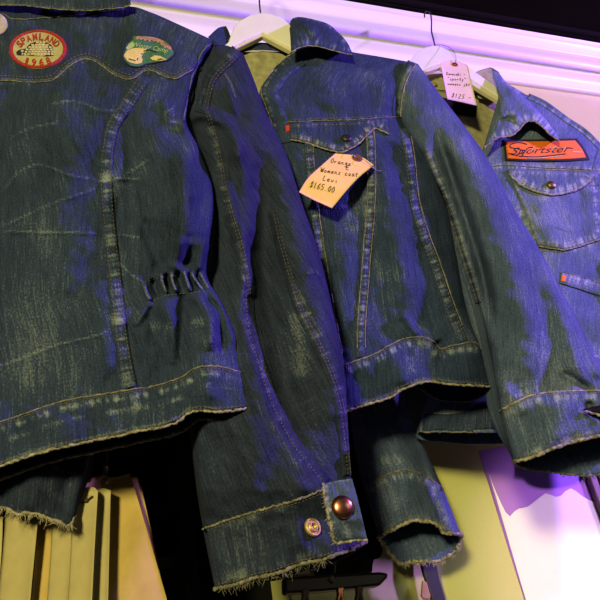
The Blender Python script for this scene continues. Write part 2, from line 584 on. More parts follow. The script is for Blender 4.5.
HAND = {  # simple handwriting, unit box
    'a': [[(.8, .5), (.4, .55), (.15, .25), (.4, 0), (.75, .3), (.8, .5), (.8, .1), (1, 0)]],
    'c': [[(.8, .45), (.45, .55), (.15, .25), (.45, 0), (.85, .1)]],
    'e': [[(.15, .28), (.8, .32), (.55, .56), (.2, .3), (.4, 0), (.9, .1)]],
    'g': [[(.8, .5), (.4, .55), (.2, .25), (.5, .1), (.8, .5), (.75, -.35), (.3, -.3)]],
    'i': [[(.4, .5), (.4, .05), (.6, 0)], [(.4, .75), (.45, .8)]],
    'j': [[(.5, .5), (.5, -.3), (.1, -.25)], [(.5, .75), (.55, .8)]],
    'k': [[(.2, 1), (.2, 0)], [(.8, .5), (.25, .25), (.85, 0)]],
    'l': [[(.4, 1), (.35, .1), (.7, 0)]],
    'm': [[(.1, .5), (.1, 0), (.15, .4), (.4, .5), (.45, 0), (.5, .4), (.8, .5), (.85, 0)]],
    'n': [[(.15, .5), (.15, 0), (.2, .4), (.6, .5), (.7, .05), (.9, 0)]],
    'o': [[(.5, .52), (.15, .3), (.45, 0), (.8, .25), (.5, .52)]],
    'p': [[(.2, .5), (.15, -.4)], [(.2, .4), (.6, .55), (.8, .25), (.5, 0), (.2, .1)]],
    'r': [[(.2, .5), (.25, 0), (.3, .35), (.7, .5)]],
    's': [[(.75, .5), (.3, .45), (.7, .2), (.6, 0), (.15, .05)]],
    't': [[(.45, .9), (.4, .1), (.7, 0)], [(.1, .55), (.85, .6)]],
    'u': [[(.15, .5), (.25, .05), (.7, .1), (.8, .5), (.8, 0)]],
    'v': [[(.15, .5), (.45, 0), (.85, .5)]],
    'w': [[(.05, .5), (.25, 0), (.5, .45), (.7, 0), (.95, .5)]],
    'y': [[(.15, .5), (.45, .1)], [(.8, .5), (.35, -.4)]],
    'C': [[(.85, .85), (.45, 1), (.1, .5), (.4, 0), (.9, .12)]],
    'E': [[(.85, 1), (.25, .95), (.2, .05), (.9, 0)], [(.2, .5), (.7, .52)]],
    'K': [[(.2, 1), (.2, 0)], [(.85, 1), (.2, .45), (.9, 0)]],
    'L': [[(.25, 1), (.2, .05), (.85, .02)]],
    'O': [[(.5, 1), (.1, .55), (.4, 0), (.9, .4), (.6, 1), (.4, .95)]],
    'W': [[(.0, 1), (.25, 0), (.5, .8), (.7, 0), (1, 1)]],
    'S': [[(.85, .9), (.35, 1), (.2, .65), (.75, .4), (.6, 0), (.1, .1)]],
    '$': [[(.85, .8), (.4, .9), (.2, .65), (.75, .4), (.6, .1), (.1, .2)], [(.55, 1.1), (.4, -.1)]],
    '1': [[(.4, 1), (.4, 0)]], '2': [[(.15, .8), (.5, 1), (.75, .7), (.1, 0), (.9, .03)]],
    '5': [[(.85, 1), (.3, .95), (.25, .6), (.7, .55), (.75, .15), (.15, 0)]],
    '6': [[(.75, 1), (.25, .5), (.3, .05), (.75, .1), (.7, .45), (.25, .35)]],
    '0': [[(.5, 1), (.15, .5), (.5, 0), (.85, .5), (.5, 1)]],
    '.': [[(.4, .0), (.5, .08)]], '-': [[(.1, .45), (.9, .5)]], "'": [[(.4, 1), (.3, .75)]], '"': [[(.3, 1), (.25, .75)], [(.6, 1), (.55, .75)]],
}


def hand(txt, p0, p1, h):
    """handwritten line from pixel p0 to p1, letters h pixels tall"""
    p0 = np.array(p0, float); p1 = np.array(p1, float); n = len(txt)
    ex = (p1-p0)/n; t = ex/np.linalg.norm(ex); ey = np.array([t[1], -t[0]])*h
    ey = ey + t*h*.12
    out = []
    for i, c in enumerate(txt):
        for s in HAND.get(c, []):
            out.append([tuple(p0+ex*(i+.08+.84*x)+ey*y) for x, y in s])
    return out


def edge_tube(name, P, r, m, parent, jit=.0003, closed=False):
    P = np.asarray(P, float).copy()
    P += RNG.normal(0, jit, P.shape)
    rr = r*(1+.35*n1(np.arange(len(P))*.9, r*1e4))
    V, Fc = tube_g(P, rr, 7, closed)
    return mesh(name, V, Fc, m, parent)


def fringe(name, P, m, parent, n=160, ln=.006, r=.00028, down=(0, 0, -1), spread=.6):
    P = np.asarray(P, float)
    parts = []
    L = np.concatenate([[0], np.cumsum(np.linalg.norm(np.diff(P, axis=0), axis=1))]); L /= L[-1]
    for i in range(n):
        s = random.random()
        c = np.array([np.interp(s, L, P[:, k]) for k in range(3)])
        l = ln*random.uniform(.25, 1.0)
        d = np.array(down)+RNG.normal(0, spread, 3)*np.array([1, .6, .5]); d /= np.linalg.norm(d)
        e = RNG.normal(0, .3, 3)*l
        q = np.array([c-d*.0012, c+d*l*.5+e*.4, c+d*l+e])
        parts.append(tube_g(q, [r, r*.8, r*.4], 4))
    V, Fc = join(parts)
    return mesh(name, V, Fc, m, parent)


def sheet(name, plane, rows, off, m, parent=None, nu=16, nv=16, th=.0006, label=None, cat=None, group=None, smooth=True, curl=None):
    """a stiff paper-like sheet with thickness; off is a number or one depth per row"""
    u = np.linspace(0, 1, nu)
    c = np.array([resample(r, u, smooth=False) for r in rows])
    t = np.linspace(0, len(rows)-1, nv)
    g = crom(c, t) if len(rows) > 2 else c[0][None]*(1-t)[:, None, None]+c[1][None]*t[:, None, None]
    o_ = np.interp(t, np.arange(len(rows)), off) if not np.isscalar(off) else np.full(nv, off)
    O = np.repeat(o_[:, None], nu, 1)
    if curl is not None: O = O+curl(u[None], (t/t[-1])[:, None])
    A = plane.P(g[..., 0], g[..., 1], O)
    B = A+plane.n*th
    n0 = nu*nv
    V = np.concatenate([A.reshape(-1, 3), B.reshape(-1, 3)])
    Fc = grid_faces(nv, nu)+grid_faces(nv, nu, n0, True)
    bd = [j for j in range(nu)]+[i*nu+nu-1 for i in range(1, nv)]+[(nv-1)*nu+j for j in range(nu-2, -1, -1)]+[i*nu for i in range(nv-2, 0, -1)]
    for i in range(len(bd)):
        j = (i+1) % len(bd); Fc.append([bd[j], bd[i], n0+bd[i], n0+bd[j]])
    o = mesh(name, V, Fc, m, parent, smooth=smooth)
    if label: tag(o, label, cat, group)
    return dict(o=o, bvh=bvh_of(A.reshape(-1, 3), grid_faces(nv, nu)), plane=plane, wear=None, F=A)


def prism(name, plane, poly, off, th, m, parent=None, bev=.0015):
    """an outline cut from board of thickness th, edges eased"""
    poly = np.asarray(poly, float)
    A = plane.P(poly[:, 0], poly[:, 1], off); n = len(A)
    B = A+plane.n*th
    V = np.concatenate([A, B])
    Fc = [tuple(reversed(range(n))), tuple(n+i for i in range(n))]+[(i, (i+1) % n, n+(i+1) % n, n+i) for i in range(n)]
    o = mesh(name, V, Fc, m, parent, smooth=False)
    if bev:
        md = o.modifiers.new('eased_edge', 'BEVEL'); md.width = bev; md.segments = 2; md.limit_method = 'ANGLE'
    return o


def px3(plane, pts, off=0.0):
    pts = np.asarray(pts, float)
    return plane.P(pts[:, 0], pts[:, 1], np.asarray(off))


def pcurve(plane, pts, off, n=24):
    p = np.array([(x, y, o) for (x, y), o in zip(pts, off if not np.isscalar(off) else [off]*len(pts))])
    q = crom(p, np.linspace(0, len(p)-1, n))
    return plane.P(q[:, 0], q[:, 1], q[:, 2])


def wear_fn(lines, base=None):
    def f(px, py):
        w = np.zeros(np.shape(px))
        if base is not None: w = w+base(px, py)
        for i, (pts, wd, amt, mod) in enumerate(lines):
            d, arc, side, tot = dist_poly(px, py, pts)
            a = amt*np.exp(-(d/wd)**2)*taper(arc, tot, .08)
            if mod:
                a = a*np.clip(.5+1.3*n1(arc/(mod*.42), i*1.7), 0, 1.6)
            w = w+a
        return np.clip(w, 0, 1.2)
    return f


W0 = Plane(0, .67)          # the wall
J1 = Plane(20, .47)
J2 = Plane(10, .56)
J3 = Plane(6, .615)


# ================================================================== the setting
ZC = 1.6
CEILZ = ZC+1.086


def box(name, lo, hi, m, parent=None, kind=None, bev=0):
    V, Fc = box_g(lo, hi)
    o = mesh(name, V, Fc, m, parent, smooth=False)
    if bev:
        md = o.modifiers.new('eased_edge', 'BEVEL'); md.width = bev; md.segments = 2
    if kind: o['kind'] = kind
    return o


RX = .185; RZ = ZC+.33          # the dark recess: right jamb and head
V, Fc = join([box_g((RX, .67, 0), (3.2, .75, CEILZ+.05)), box_g((-1.8, .67, RZ), (RX, .75, CEILZ+.05))])
tag(mesh('wall_back', V, Fc, M_WALL, smooth=False), kind='structure')
V, Fc = join([box_g((-1.8, 1.12, 0), (RX+.1, 1.16, RZ+.1)), box_g((RX, .75, 0), (RX+.04, 1.12, RZ+.1)), box_g((-1.8, .75, RZ), (RX, 1.12, RZ+.04)), box_g((-1.84, .67, 0), (-1.8, 1.12, RZ))])
tag(mesh('wall_recess', V, Fc, M_RECESS, smooth=False), kind='structure')
box('ceiling', (-1.8, -2.6, CEILZ), (3.2, .75, CEILZ+.06), M_CEIL, kind='structure')
box('floor', (-1.8, -2.6, -.05), (3.2, 1.16, 0), M_FLOOR, kind='structure')
prof = [(0, .972), (.006, .972), (.010, .975), (.0105, .980), (.007, .984), (.008, .992), (.012, 1.002), (.020, 1.008), (.0245, 1.011), (.0255, 1.016),
        (.022, 1.020), (.0235, 1.030), (.029, 1.041), (.038, 1.046), (.043, 1.049), (.0445, 1.054), (.041, 1.058), (.043, 1.068), (.048, 1.077), (.052, 1.080), (.0525, 1.0855), (0, 1.0855)]
pq = crom(np.array(prof), np.linspace(0, len(prof)-1, (len(prof)-1)*4+1))
xs = np.linspace(-1.8, 3.2, 60)
V = np.array([[x, .6695-p, ZC+z] for x in xs for p, z in pq]); n = len(pq)
Fc = [(i*n+k, (i+1)*n+k, (i+1)*n+(k+1) % n, i*n+(k+1) % n) for i in range(len(xs)-1) for k in range(n)]
tag(mesh('trim_1', V, Fc, M_MOULD), kind='structure')

# shelf unit standing in the recess
sh = thing('shelf_unit', (-.55, .98, 0), 'black lacquered shelf unit standing in the dark recess behind the hanging patterns', 'shelf')
for k, (z0, z1) in enumerate(((ZC+.045, ZC+.062), (ZC+.145, ZC+.160), (ZC-.115, ZC-.098), (ZC+.214, ZC+.226))):
    box('shelf_board', (-1.2, .86, z0), (.10, 1.115, z1), M_SHELF, sh)
box('side_panel', (.10, .85, 0), (.118, 1.115, RZ-.01), M_SHELF, sh)
box('side_panel', (-1.218, .85, 0), (-1.2, 1.115, RZ-.01), M_SHELF, sh)
# small dull things on the shelf: two studs glint in the dark
P = W0.P(np.array([183., 197.]), np.array([507., 508.]), .19)

# garment rail under the ceiling
rail = thing('garment_rail', (.6, .56, ZC+1.0), 'black garment rail hung under the black ceiling above the jackets', 'rail')
V, Fc = tube_g(np.array([[-1.2, .555, ZC+1.006], [3.0, .555, ZC+1.006]]), .007, 12)
mesh('rail', V, Fc, M_MATTE, rail)
for x in (-1.0, 2.6):
    V, Fc = tube_g(np.array([[x, .555, ZC+1.006], [x, .555, CEILZ]]), .006, 10)
    mesh('ceiling_rod', V, Fc, M_MATTE, rail)

# ================================================================== jacket one: its back, at the left
r1 = thing('denim_jacket', J1.P(np.array(20.), np.array(440.)), 'dark blue denim jacket at the left, its back to the viewer with two round patches', 'jacket', 'denim jackets on the rail')

SEAM1 = [(146, 76), (136, 90), (123, 110), (113, 126), (108, 148), (106, 178), (108, 210), (111, 240), (115, 275), (118, 305), (123, 345), (131, 388)]
YOKE1 = [(-190, 118), (-120, 92), (-60, 88), (0, 81), (25, 82), (42, 82), (55, 79), (67, 68), (78, 61), (88, 59), (98, 63), (112, 73), (123, 78), (132, 79), (145, 71), (153, 71), (163, 76), (175, 79), (185, 74), (194, 69)]
BAND1 = [(-195, 478), (-90, 448), (0, 422), (60, 402), (110, 393), (135, 389), (150, 387), (165, 383), (182, 377), (192, 370), (202, 366.5), (222, 367), (243, 373)]
HEM1 = [(-195, 545), (-90, 500), (0, 467), (45, 452), (90, 442), (120, 436), (135, 432), (150, 430), (165, 427), (180, 421), (190, 413), (202, 411), (215, 412.5), (235, 411), (251, 408)]
CR = [[(0, 195), (15, 176), (30, 166), (46, 165.5), (70, 175), (100, 179.5)], [(112, 178), (142, 179)], [(0, 227), (25, 216), (50, 204), (88, 191), (98, 184)], [(124, 175), (138, 167), (150, 158)],
      [(0, 231), (50, 232), (102, 233)], [(118, 234), (143, 238)], [(-20, 372), (0, 366), (25, 357), (50, 347), (67, 342), (90, 337), (111, 331)], [(50, 104), (58, 102.5), (70, 101), (87, 104), (99, 110), (118, 110)],
      [(8, 140), (30, 128), (60, 122)], [(118, 262), (132, 275), (146, 284)]]
GATH = [[(144, 283), (146, 292), (151, 301)], [(161, 273), (163, 284), (167, 294)], [(171, 272), (173, 283), (177, 293)], [(184, 270), (187, 281), (191, 292)], [(191, 272), (197, 282), (204, 290)], [(200, 272), (204, 281), (209, 289)]]
disp1 = [Ridge(c, .0022, 2.6) for c in CR]
disp1 += [Ridge(g, .0075, 2.4) for g in GATH]
disp1 += [Ridge([((a[0][0]+b[0][0])/2, (a[0][1]+b[0][1])/2), ((a[1][0]+b[1][0])/2, (a[1][1]+b[1][1])/2), ((a[2][0]+b[2][0])/2, (a[2][1]+b[2][1])/2)], -.007, 2.6) for a, b in zip(GATH[:-1], GATH[1:])]
disp1 += [Ridge([(151, 301), (144, 312), (134, 327)], .006, 4), Ridge([(160, 298), (171, 320), (175, 345), (172, 366)], .009, 7), Ridge([(182, 292), (184, 312), (181, 335), (178, 362)], -.008, 6),
          Ridge([(191, 292), (204, 306), (211, 322), (211, 352)], .010, 7), Ridge([(204, 292), (219, 312), (222, 335), (222, 358)], -.007, 4), Ridge([(209, 290), (222, 308), (231, 330), (236, 350)], .006, 5),
          Ridge([(146, 302), (154, 325), (152, 350)], -.005, 6), Ridge([(162, 273), (156, 256), (147, 235), (144, 215)], -.006, 6), Ridge([(172, 272), (178, 255), (180, 235)], .006, 6),
          Ridge([(186, 270), (189, 252), (190, 232)], -.005, 6), Ridge([(198, 272), (202, 256), (205, 238)], .006, 5), Ridge([(206, 270), (209, 256), (211, 244)], .003, 3),
          Ridge([(182, 140), (186, 195), (184, 262)], .017, 15), Ridge([(206, 305), (207, 345), (206, 410)], .010, 20), Ridge([(158, 120), (158, 180), (150, 235)], .006, 14), Ridge([(128, 110), (132, 170), (130, 230)], -.007, 9),
          Ridge([(72, 70), (68, 150), (66, 230), (75, 320)], .008, 26), Ridge([(22, 100), (14, 200), (10, 300), (20, 400)], -.006, 26), Ridge([(98, 260), (102, 320), (108, 380)], .006, 14),
          Ridge([(-60, 100), (-70, 250), (-60, 400)], .008, 30), Ridge([(120, 190), (118, 235), (122, 280)], -.003, 5),
          Ridge([(180, 134), (190, 122), (202, 118), (218, 124), (228, 134)], .010, 8), Ridge([(160, 100), (168, 112), (172, 126)], .004, 6)]
SW1 = []
for q in (SEAM1,):
    SW1 += [(q, 5.5, .36, 3.2)]
SW1 += [(c, 1.0, .32, 0) for c in CR]
SW1 += [(g, 1.2, .55, 0) for g in GATH]
SW1 += [(offset_line(BAND1[1:], 7), 3.0, .55, 5), (offset_line(BAND1[1:], 19), 2.6, .35, 11), (offset_line(HEM1, -3), 2.2, .45, 0), (offset_line(YOKE1, -1.5), 1.2, .35, 0), (offset_line(YOKE1, 2), 1.5, .18, 3),
        ([(168, 108), (174, 118), (172, 130)], 6, .30, 2.2), ([(106, 172), (107, 182)], 6, .5, 0), ([(110, 232), (112, 245)], 6, .35, 0), ([(116, 312), (119, 325)], 6, .45, 0), ([(124, 372), (130, 388)], 6, .4, 0), ([(132, 405), (140, 408)], 6, .55, 0),
        ([(148, 328), (165, 326), (176, 330)], 5, .30, 2.5), ([(190, 322), (205, 322)], 4, .25, 0), ([(60, 410), (100, 400), (128, 397)], 3, .3, 6)]
wear1 = wear_fn(SW1, lambda x, y: .05*wav(x, y, 60, 3)+.10*np.exp(-((x-60)/60)**2-((y-330)/90)**2)+.05*np.clip((y-120)/300, 0, 1))


def facing(g, c):
    h = g['bvh'].find_nearest(Vector(np.asarray(c).tolist()))
    n = np.array(h[1][:])
    return n if n @ (EYE-c) > 0 else -n


def sew(rows, m, parent):
    for G, pts in rows:
        q = stitches(G, pts)
        if q:
            V, Fc = join(q); mesh('stitching', V, Fc, m, parent)


body1 = shell('body', J1, [
    dict(f=[(-200, 72), (-110, 28), (-40, 12), (0, 6), (60, 8), (125, 6), (150, 12), (180, 25), (204, 36), (214, 41)], T=.018),
    dict(f=[(-205, 112), (-100, 90), (0, 78), (100, 72), (197, 68)], T=.028),
    dict(f=[(-195, 160), (-100, 140), (0, 128), (100, 124), (186, 116)], T=.032),
    dict(f=[(-195, 200), (-100, 182), (0, 170), (100, 166), (199, 148)], T=.034),
    dict(f=[(-195, 245), (-100, 225), (0, 214), (100, 208), (213, 190)], T=.034),
    dict(f=[(-195, 290), (-100, 270), (0, 256), (100, 248), (212, 238)], T=.033),
    dict(f=[(-190, 335), (-100, 315), (0, 300), (100, 290), (207, 274)], T=.030),
    dict(f=[(-190, 370), (-100, 348), (0, 333), (100, 320), (222, 302)], T=.032),
    dict(f=[(-192, 410), (-100, 388), (0, 370), (100, 352), (237, 337)], T=.034),
    dict(f=BAND1, T=.026, y=-.007),
    dict(f=HEM1, T=.015, y=-.017)], M_D1, r1, 250, 240, p=3.2, kb=.4, disp=disp1, wear=wear1)
tag(body1['o'])
# yoke, collar
TOP1 = [(-196, 76), (-110, 31), (-40, 14), (0, 8), (60, 9), (125, 8), (150, 14), (180, 27), (203, 38), (212, 43)]
yoke1 = overlay('yoke', body1, TOP1, YOKE1, M_D1, r1, .0024, 200, 40, .5, 0, 1)
cs1 = overlay('collar_stand', [yoke1, body1], [(-40, 4), (0, 3), (60, 4), (126, 2)], [(-40, 12), (0, 14), (12, 18.5), (30, 19), (60, 16.5), (90, 13.5), (126, 9)], M_D1, r1, .0035, 70, 8, .5, 0, 2)


def plane_sheet(name, plane, rows, offs, m, parent, nu=60, nv=20, th=.003, wear=None, seed=0, disp=()):
    """a free hanging layer of cloth: collar leaf, flap or lining"""
    u = np.linspace(0, 1, nu); c = np.array([resample(r, u) for r in rows])
    t = np.linspace(0, len(rows)-1, nv)
    g = crom(c, t) if len(rows) > 2 else c[0][None]*(1-t)[:, None, None]+c[1][None]*t[:, None, None]
    px, py = g[..., 0], g[..., 1]
    O = np.interp(t, np.arange(len(rows)), offs)[:, None]+np.zeros(px.shape)
    for q in disp: O = O-q(px, py)
    O = O-.0009*wav(px, py, 16, 5)
    e = np.minimum(1, np.minimum(np.minimum(u, 1-u)[None]*nu/2, np.minimum(t, t[-1]-t)[:, None]/max(t[-1], 1e-6)*nv/2))
    A = plane.P(px, py, O+th*.45*(1-e)); B = plane.P(px, py, O+th*(1-.4*(1-e)))
    n0 = nu*nv; V = np.concatenate([A.reshape(-1, 3), B.reshape(-1, 3)])
    Fc = grid_faces(nv, nu)+grid_faces(nv, nu, n0, True)
    bd = [j for j in range(nu)]+[i*nu+nu-1 for i in range(1, nv)]+[(nv-1)*nu+j for j in range(nu-2, -1, -1)]+[i*nu for i in range(nv-2, 0, -1)]
    for i in range(len(bd)):
        j = (i+1) % len(bd); Fc.append([bd[j], bd[i], n0+bd[i], n0+bd[j]])
    w = wear(px, py) if wear else np.zeros(px.shape)
    uu = np.concatenate([[0], np.cumsum(np.linalg.norm(np.diff(A, axis=1), axis=2).mean(0))])
    vv = np.concatenate([[0], np.cumsum(np.linalg.norm(np.diff(A, axis=0), axis=2).mean(1))])
    uv = np.stack(np.meshgrid(uu, vv), -1).reshape(-1, 2)+seed*.41
    o = mesh(name, V, Fc, m, parent, np.concatenate([uv, uv]), np.concatenate([w.ravel(), w.ravel()]))
    return dict(o=o, bvh=bvh_of(V, Fc), plane=plane, wear=wear, F=A)


COLL1 = [(-60, 2), (0, 5), (25, 5.5), (45, 8), (70, 10), (90, 10.5), (110, 9), (125, 7), (131, 4)]
coll1 = plane_sheet('collar', J1, [[(-60, -60), (0, -62), (60, -62), (118, -58)], [(-64, -30), (0, -28), (60, -26), (126, -25)], COLL1], [-.030, -.042, -.034], M_D1, r1, 90, 22, .004, wear_fn([(offset_line(COLL1, -1.2), 1.4, .5, 0), (offset_line(COLL1, -5), 1.5, .15, 4)]), 3)
edge_tube('collar_edge', coll1['F'][-1], .0007, M_EDGED, r1)
edge_tube('collar_stand_edge', cs1['F'][-1], .0006, M_EDGED, r1)
edge_tube('yoke_edge', yoke1['F'][-1], .0007, M_EDGED, r1, .0002)
felled1 = seam('felled_seam', body1, SEAM1, 13.5, M_D1, r1, .0026, .0007, 4)
under1 = [yoke1, body1]
waist1 = overlay('waistband', body1, BAND1, HEM1, M_D1, r1, .0026, 210, 20, .5, .0004, 5)
edge_tube('waistband_edge', waist1['F'][0], .0007, M_EDGED, r1, .0002)
hemP = np.concatenate([body1['F'][-1], body1['B'][-1][::-1]])
edge_tube('hem_edge', body1['F'][-1]-J1.n*.001, .0011, M_EDGE, r1)
edge_tube('hem_edge', body1['B'][-1], .0013, M_EDGED, r1)
W_ = [waist1, felled1, yoke1, body1]
sew([(W_, offset_line(SEAM1, 4.6)), (W_, offset_line(SEAM1, -4.6)), (W_, offset_line(BAND1, 2.2)), (W_, offset_line(HEM1, -4.0)), (W_, offset_line(YOKE1, -2.2)), (W_, offset_line(YOKE1, -5)),
     (W_, [(138, 285), (148, 281), (160, 278), (175, 276), (190, 275), (204, 275)]), (W_, [(150, 302), (165, 296), (180, 294), (205, 291)])], M_THR, r1)
# raised armhole edge of the back panel, then the sleeve behind it
ARM1 = [(216, 41), (206, 47), (200, 55), (198, 64), (195.5, 70), (192, 76), (189, 92), (186, 106), (183, 122)]
arm1 = seam('armhole_edge', [yoke1, body1], offset_line(ARM1, -2), 5, M_D1, r1, .0035, .0004, 6, wear_fn([(ARM1, 2, .5, 0)]))

# right sleeve
SL_IN = [(243, 262), (246, 295), (248, 322), (255, 352), (270, 398), (284, 428), (297, 450), (312, 468), (325, 484)]
SL_OUT = [(268, 170), (276, 210), (283, 243), (293, 278), (303, 308), (320, 343), (334, 374), (342, 398), (346, 425), (349, 452), (351, 476)]
SL_BK = [(206, 112), (214, 138), (220, 165), (224, 190), (231, 216), (241, 248), (247, 280), (248, 298)]
SL_CAP = [(240, 53), (231, 62), (220, 72), (213, 82), (209, 96), (205, 114)]
CUFFT1 = [(203, 529), (228, 520), (250, 513), (275, 506), (300, 499), (325, 489), (351, 478)]
CUFFB1 = [(215, 589), (235, 585), (255, 578), (275, 574), (300, 565), (318, 561), (336, 555), (352, 549), (366, 542)]


class Step:
    """one cloth panel lying lower than its neighbour across a seam"""
    def __init__(s, pts, amp, w, y0, y1): s.pts, s.amp, s.w, s.y0, s.y1 = pts, amp, w, y0, y1

    def __call__(s, px, py):
        d, arc, side, tot = dist_poly(px, py, s.pts)
        k = np.clip((py-s.y0)/40, 0, 1)*np.clip((s.y1-py)/30, 0, 1)
        return s.amp*.5*(1+np.tanh(side*d/s.w))*k


dsl = [Ridge(SL_BK[2:], .014, 11), Ridge([(232, 130), (243, 170), (249, 210), (250, 250)], .010, 10), Ridge([(264, 150), (263, 200), (264, 250), (268, 300), (282, 360), (296, 420)], -.020, 15),
       Step(SL_IN, .016, 3, 262, 520), Ridge([(290, 190), (300, 240), (316, 300), (330, 350), (338, 410), (336, 455)], .012, 18), Ridge([(222, 170), (224, 210), (232, 250), (238, 290)], -.006, 5),
       Ridge([(180, 128), (190, 119), (202, 114), (215, 118), (228, 127), (236, 145), (239, 170)], .011, 7), Ridge([(248, 60), (262, 90), (272, 125)], .006, 9),
       Ridge([(262, 380), (250, 450), (262, 540)], .007, 18), Ridge([(222, 430), (226, 480), (232, 560)], -.005, 16), Ridge([(300, 470), (296, 520), (302, 560)], .005, 12), Ridge([(305, 275), (315, 270), (322, 276)], .003, 3),
       Ridge([(226, 85), (232, 100), (236, 116)], .003, 2)]
wsl = wear_fn([(SL_OUT[3:], 6, .32, 4), (SL_IN, 4, .28, 5), (SL_BK, 4.5, .30, 4), ([(305, 274), (315, 271), (321, 277)], 1.5, .3, 0), (offset_line(SL_CAP, 5), 4, .22, 3), (offset_line(CUFFT1, 5), 4, .3, 9), (offset_line(CUFFB1, -7), 7, .35, 13),
               ([(293, 310), (300, 345), (304, 380)], 8, .35, 0), ([(300, 385), (318, 418)], 10, .12, 3), ([(270, 420), (286, 448), (300, 470)], 4, .3, 0), ([(224, 72), (231, 84), (236, 98)], 1, .35, 0)], lambda x, y: .05*wav(x, y, 50, 9))
sl1 = shell('sleeve', J1, [
    dict(f=[(198, 48), (224, 45), (243, 53)], T=.012, y=.012),
    dict(f=[(188, 76), (226, 72), (254, 80)], T=.026, y=.022),
    dict(f=[(184, 114), (230, 108), (266, 112)], T=.034, y=.030),
    dict(f=[(199, 160), (245, 158), (286, 154)], T=.036, y=.036),
    dict(f=[(204, 212), (250, 208), (302, 203)], T=.036, y=.036),
    dict(f=[(205, 260), (262, 256), (318, 249)], T=.035, y=.036),
    dict(f=[(206, 312), (270, 310), (331, 302)], T=.035, y=.036),
    dict(f=[(196, 372), (270, 370), (343, 362)], T=.034, y=.030),
    dict(f=[(190, 422), (270, 420), (347, 410)], T=.034, y=.030),
    dict(f=[(195, 478), (275, 468), (349.5, 452)], T=.032, y=.028),
    dict(f=CUFFT1, T=.028, y=.028),
    dict(f=CUFFB1, T=.020, y=.028)], M_D1S, r1, 110, 260, p=2.2, kb=.7, disp=dsl, wear=wsl, uvang=.38)
cuff1 = overlay('cuff', sl1, CUFFT1[:-1]+[(327, 488)], CUFFB1[:-2]+[(336, 555)], M_D1S, sl1['o'], .0024, 80, 24, .5, .0003, 7)
edge_tube('cuff_edge', cuff1['F'][0], .0009, M_EDGED, sl1['o'])
edge_tube('hem_edge', sl1['F'][-1]-J1.n*.001, .0014, M_EDGED, sl1['o'])
fringe('frayed_edge', sl1['F'][-1][8:75], M_EDGED, sl1['o'], 170, .006, .00025)
cap1 = seam('armhole_seam', sl1, offset_line(SL_CAP, 4), 13, M_D1S, sl1['o'], .0028, .0006, 8)
sb1 = seam('felled_seam', sl1, offset_line(SL_BK, -4), 9, M_D1S, sl1['o'], .0022, .0008, 9)
so1 = seam('felled_seam', sl1, offset_line(SL_OUT[1:], 4), 9, M_D1S, sl1['o'], .0022, .0007, 10)
si1 = seam('felled_seam', sl1, offset_line(SL_IN[1:], -4), 8, M_D1S, sl1['o'], .0020, .0007, 11)
SLV = [sl1, cap1, sb1, so1, si1, cuff1]
sew([(SLV, q) for q in (SL_OUT[1:], offset_line(SL_OUT[1:], 3), SL_IN[1:], SL_BK, offset_line(SL_BK, -2.5), offset_line(SL_CAP, -1), offset_line(SL_CAP, 2), offset_line(CUFFT1, 3), offset_line(CUFFB1[:-2], -4))], M_THR, sl1['o'])
# cuff tab with its button, and the stud socket on the other end
TABW = wear_fn([([(324, 484), (328, 508), (334, 542)], 3.5, .8, 4), ([(326, 482), (338, 480), (351, 479)], 2, .4, 0), ([(340, 522), (348, 530), (344, 538)], 5, .3, 0)])
tab1 = plane_sheet('cuff_tab', J1, [[(323, 484), (338, 480.5), (352, 478.5)], [(326, 505), (342, 500), (357, 496)], [(331, 526), (347, 521), (362, 517)], [(335, 544), (350, 541.5), (367.5, 540)]], [-.010, -.016, -.016, -.006], M_D2S, sl1['o'], 30, 40, .004, TABW, 5)
edge_tube('tab_edge', tab1['F'][:, 0]-J1.n*.001, .0012, M_EDGE, tab1['o'])
edge_tube('tab_edge', tab1['F'][-1]-J1.n*.001, .0010, M_EDGE, tab1['o'])
fringe('frayed_edge', tab1['F'][:, 0], M_FRAY, tab1['o'], 70, .004, .00025, (-.6, 0, -.6))
c, d = cast([tab1['bvh']], J1, np.array(341.5), np.array(508.)); ax = -J1.n+np.array([.25, 0, -.05])
V, Fc = lathe_g(c, ax, [(.0025, -.001), (.0025, .002), (.0075, .0024), (.0082, .0034), (.0078, .0046), (.005, .0058), (.002, .0063), (.0003, .0064)], 28)
tag(mesh('button', V, Fc, M_COPPER, tab1['o']), 'dull copper cuff button')
c, d = cast([cuff1['bvh'], sl1['bvh']], J1, np.array(311.5), np.array(528.)); ax = facing(cuff1, c)
V, Fc = lathe_g(c+ax*.0006, ax, [(.0066, -.001), (.0070, .001), (.0066, .0022), (.0056, .0024), (.0050, .0012), (.0042, .0010), (.0038, .0028), (.0030, .0032), (.0024, .0028), (.0020, .0008), (.0004, .0006)], 28)
tag(mesh('stud_socket', V, Fc, M_BRASS, sl1['o']), 'brass snap stud')

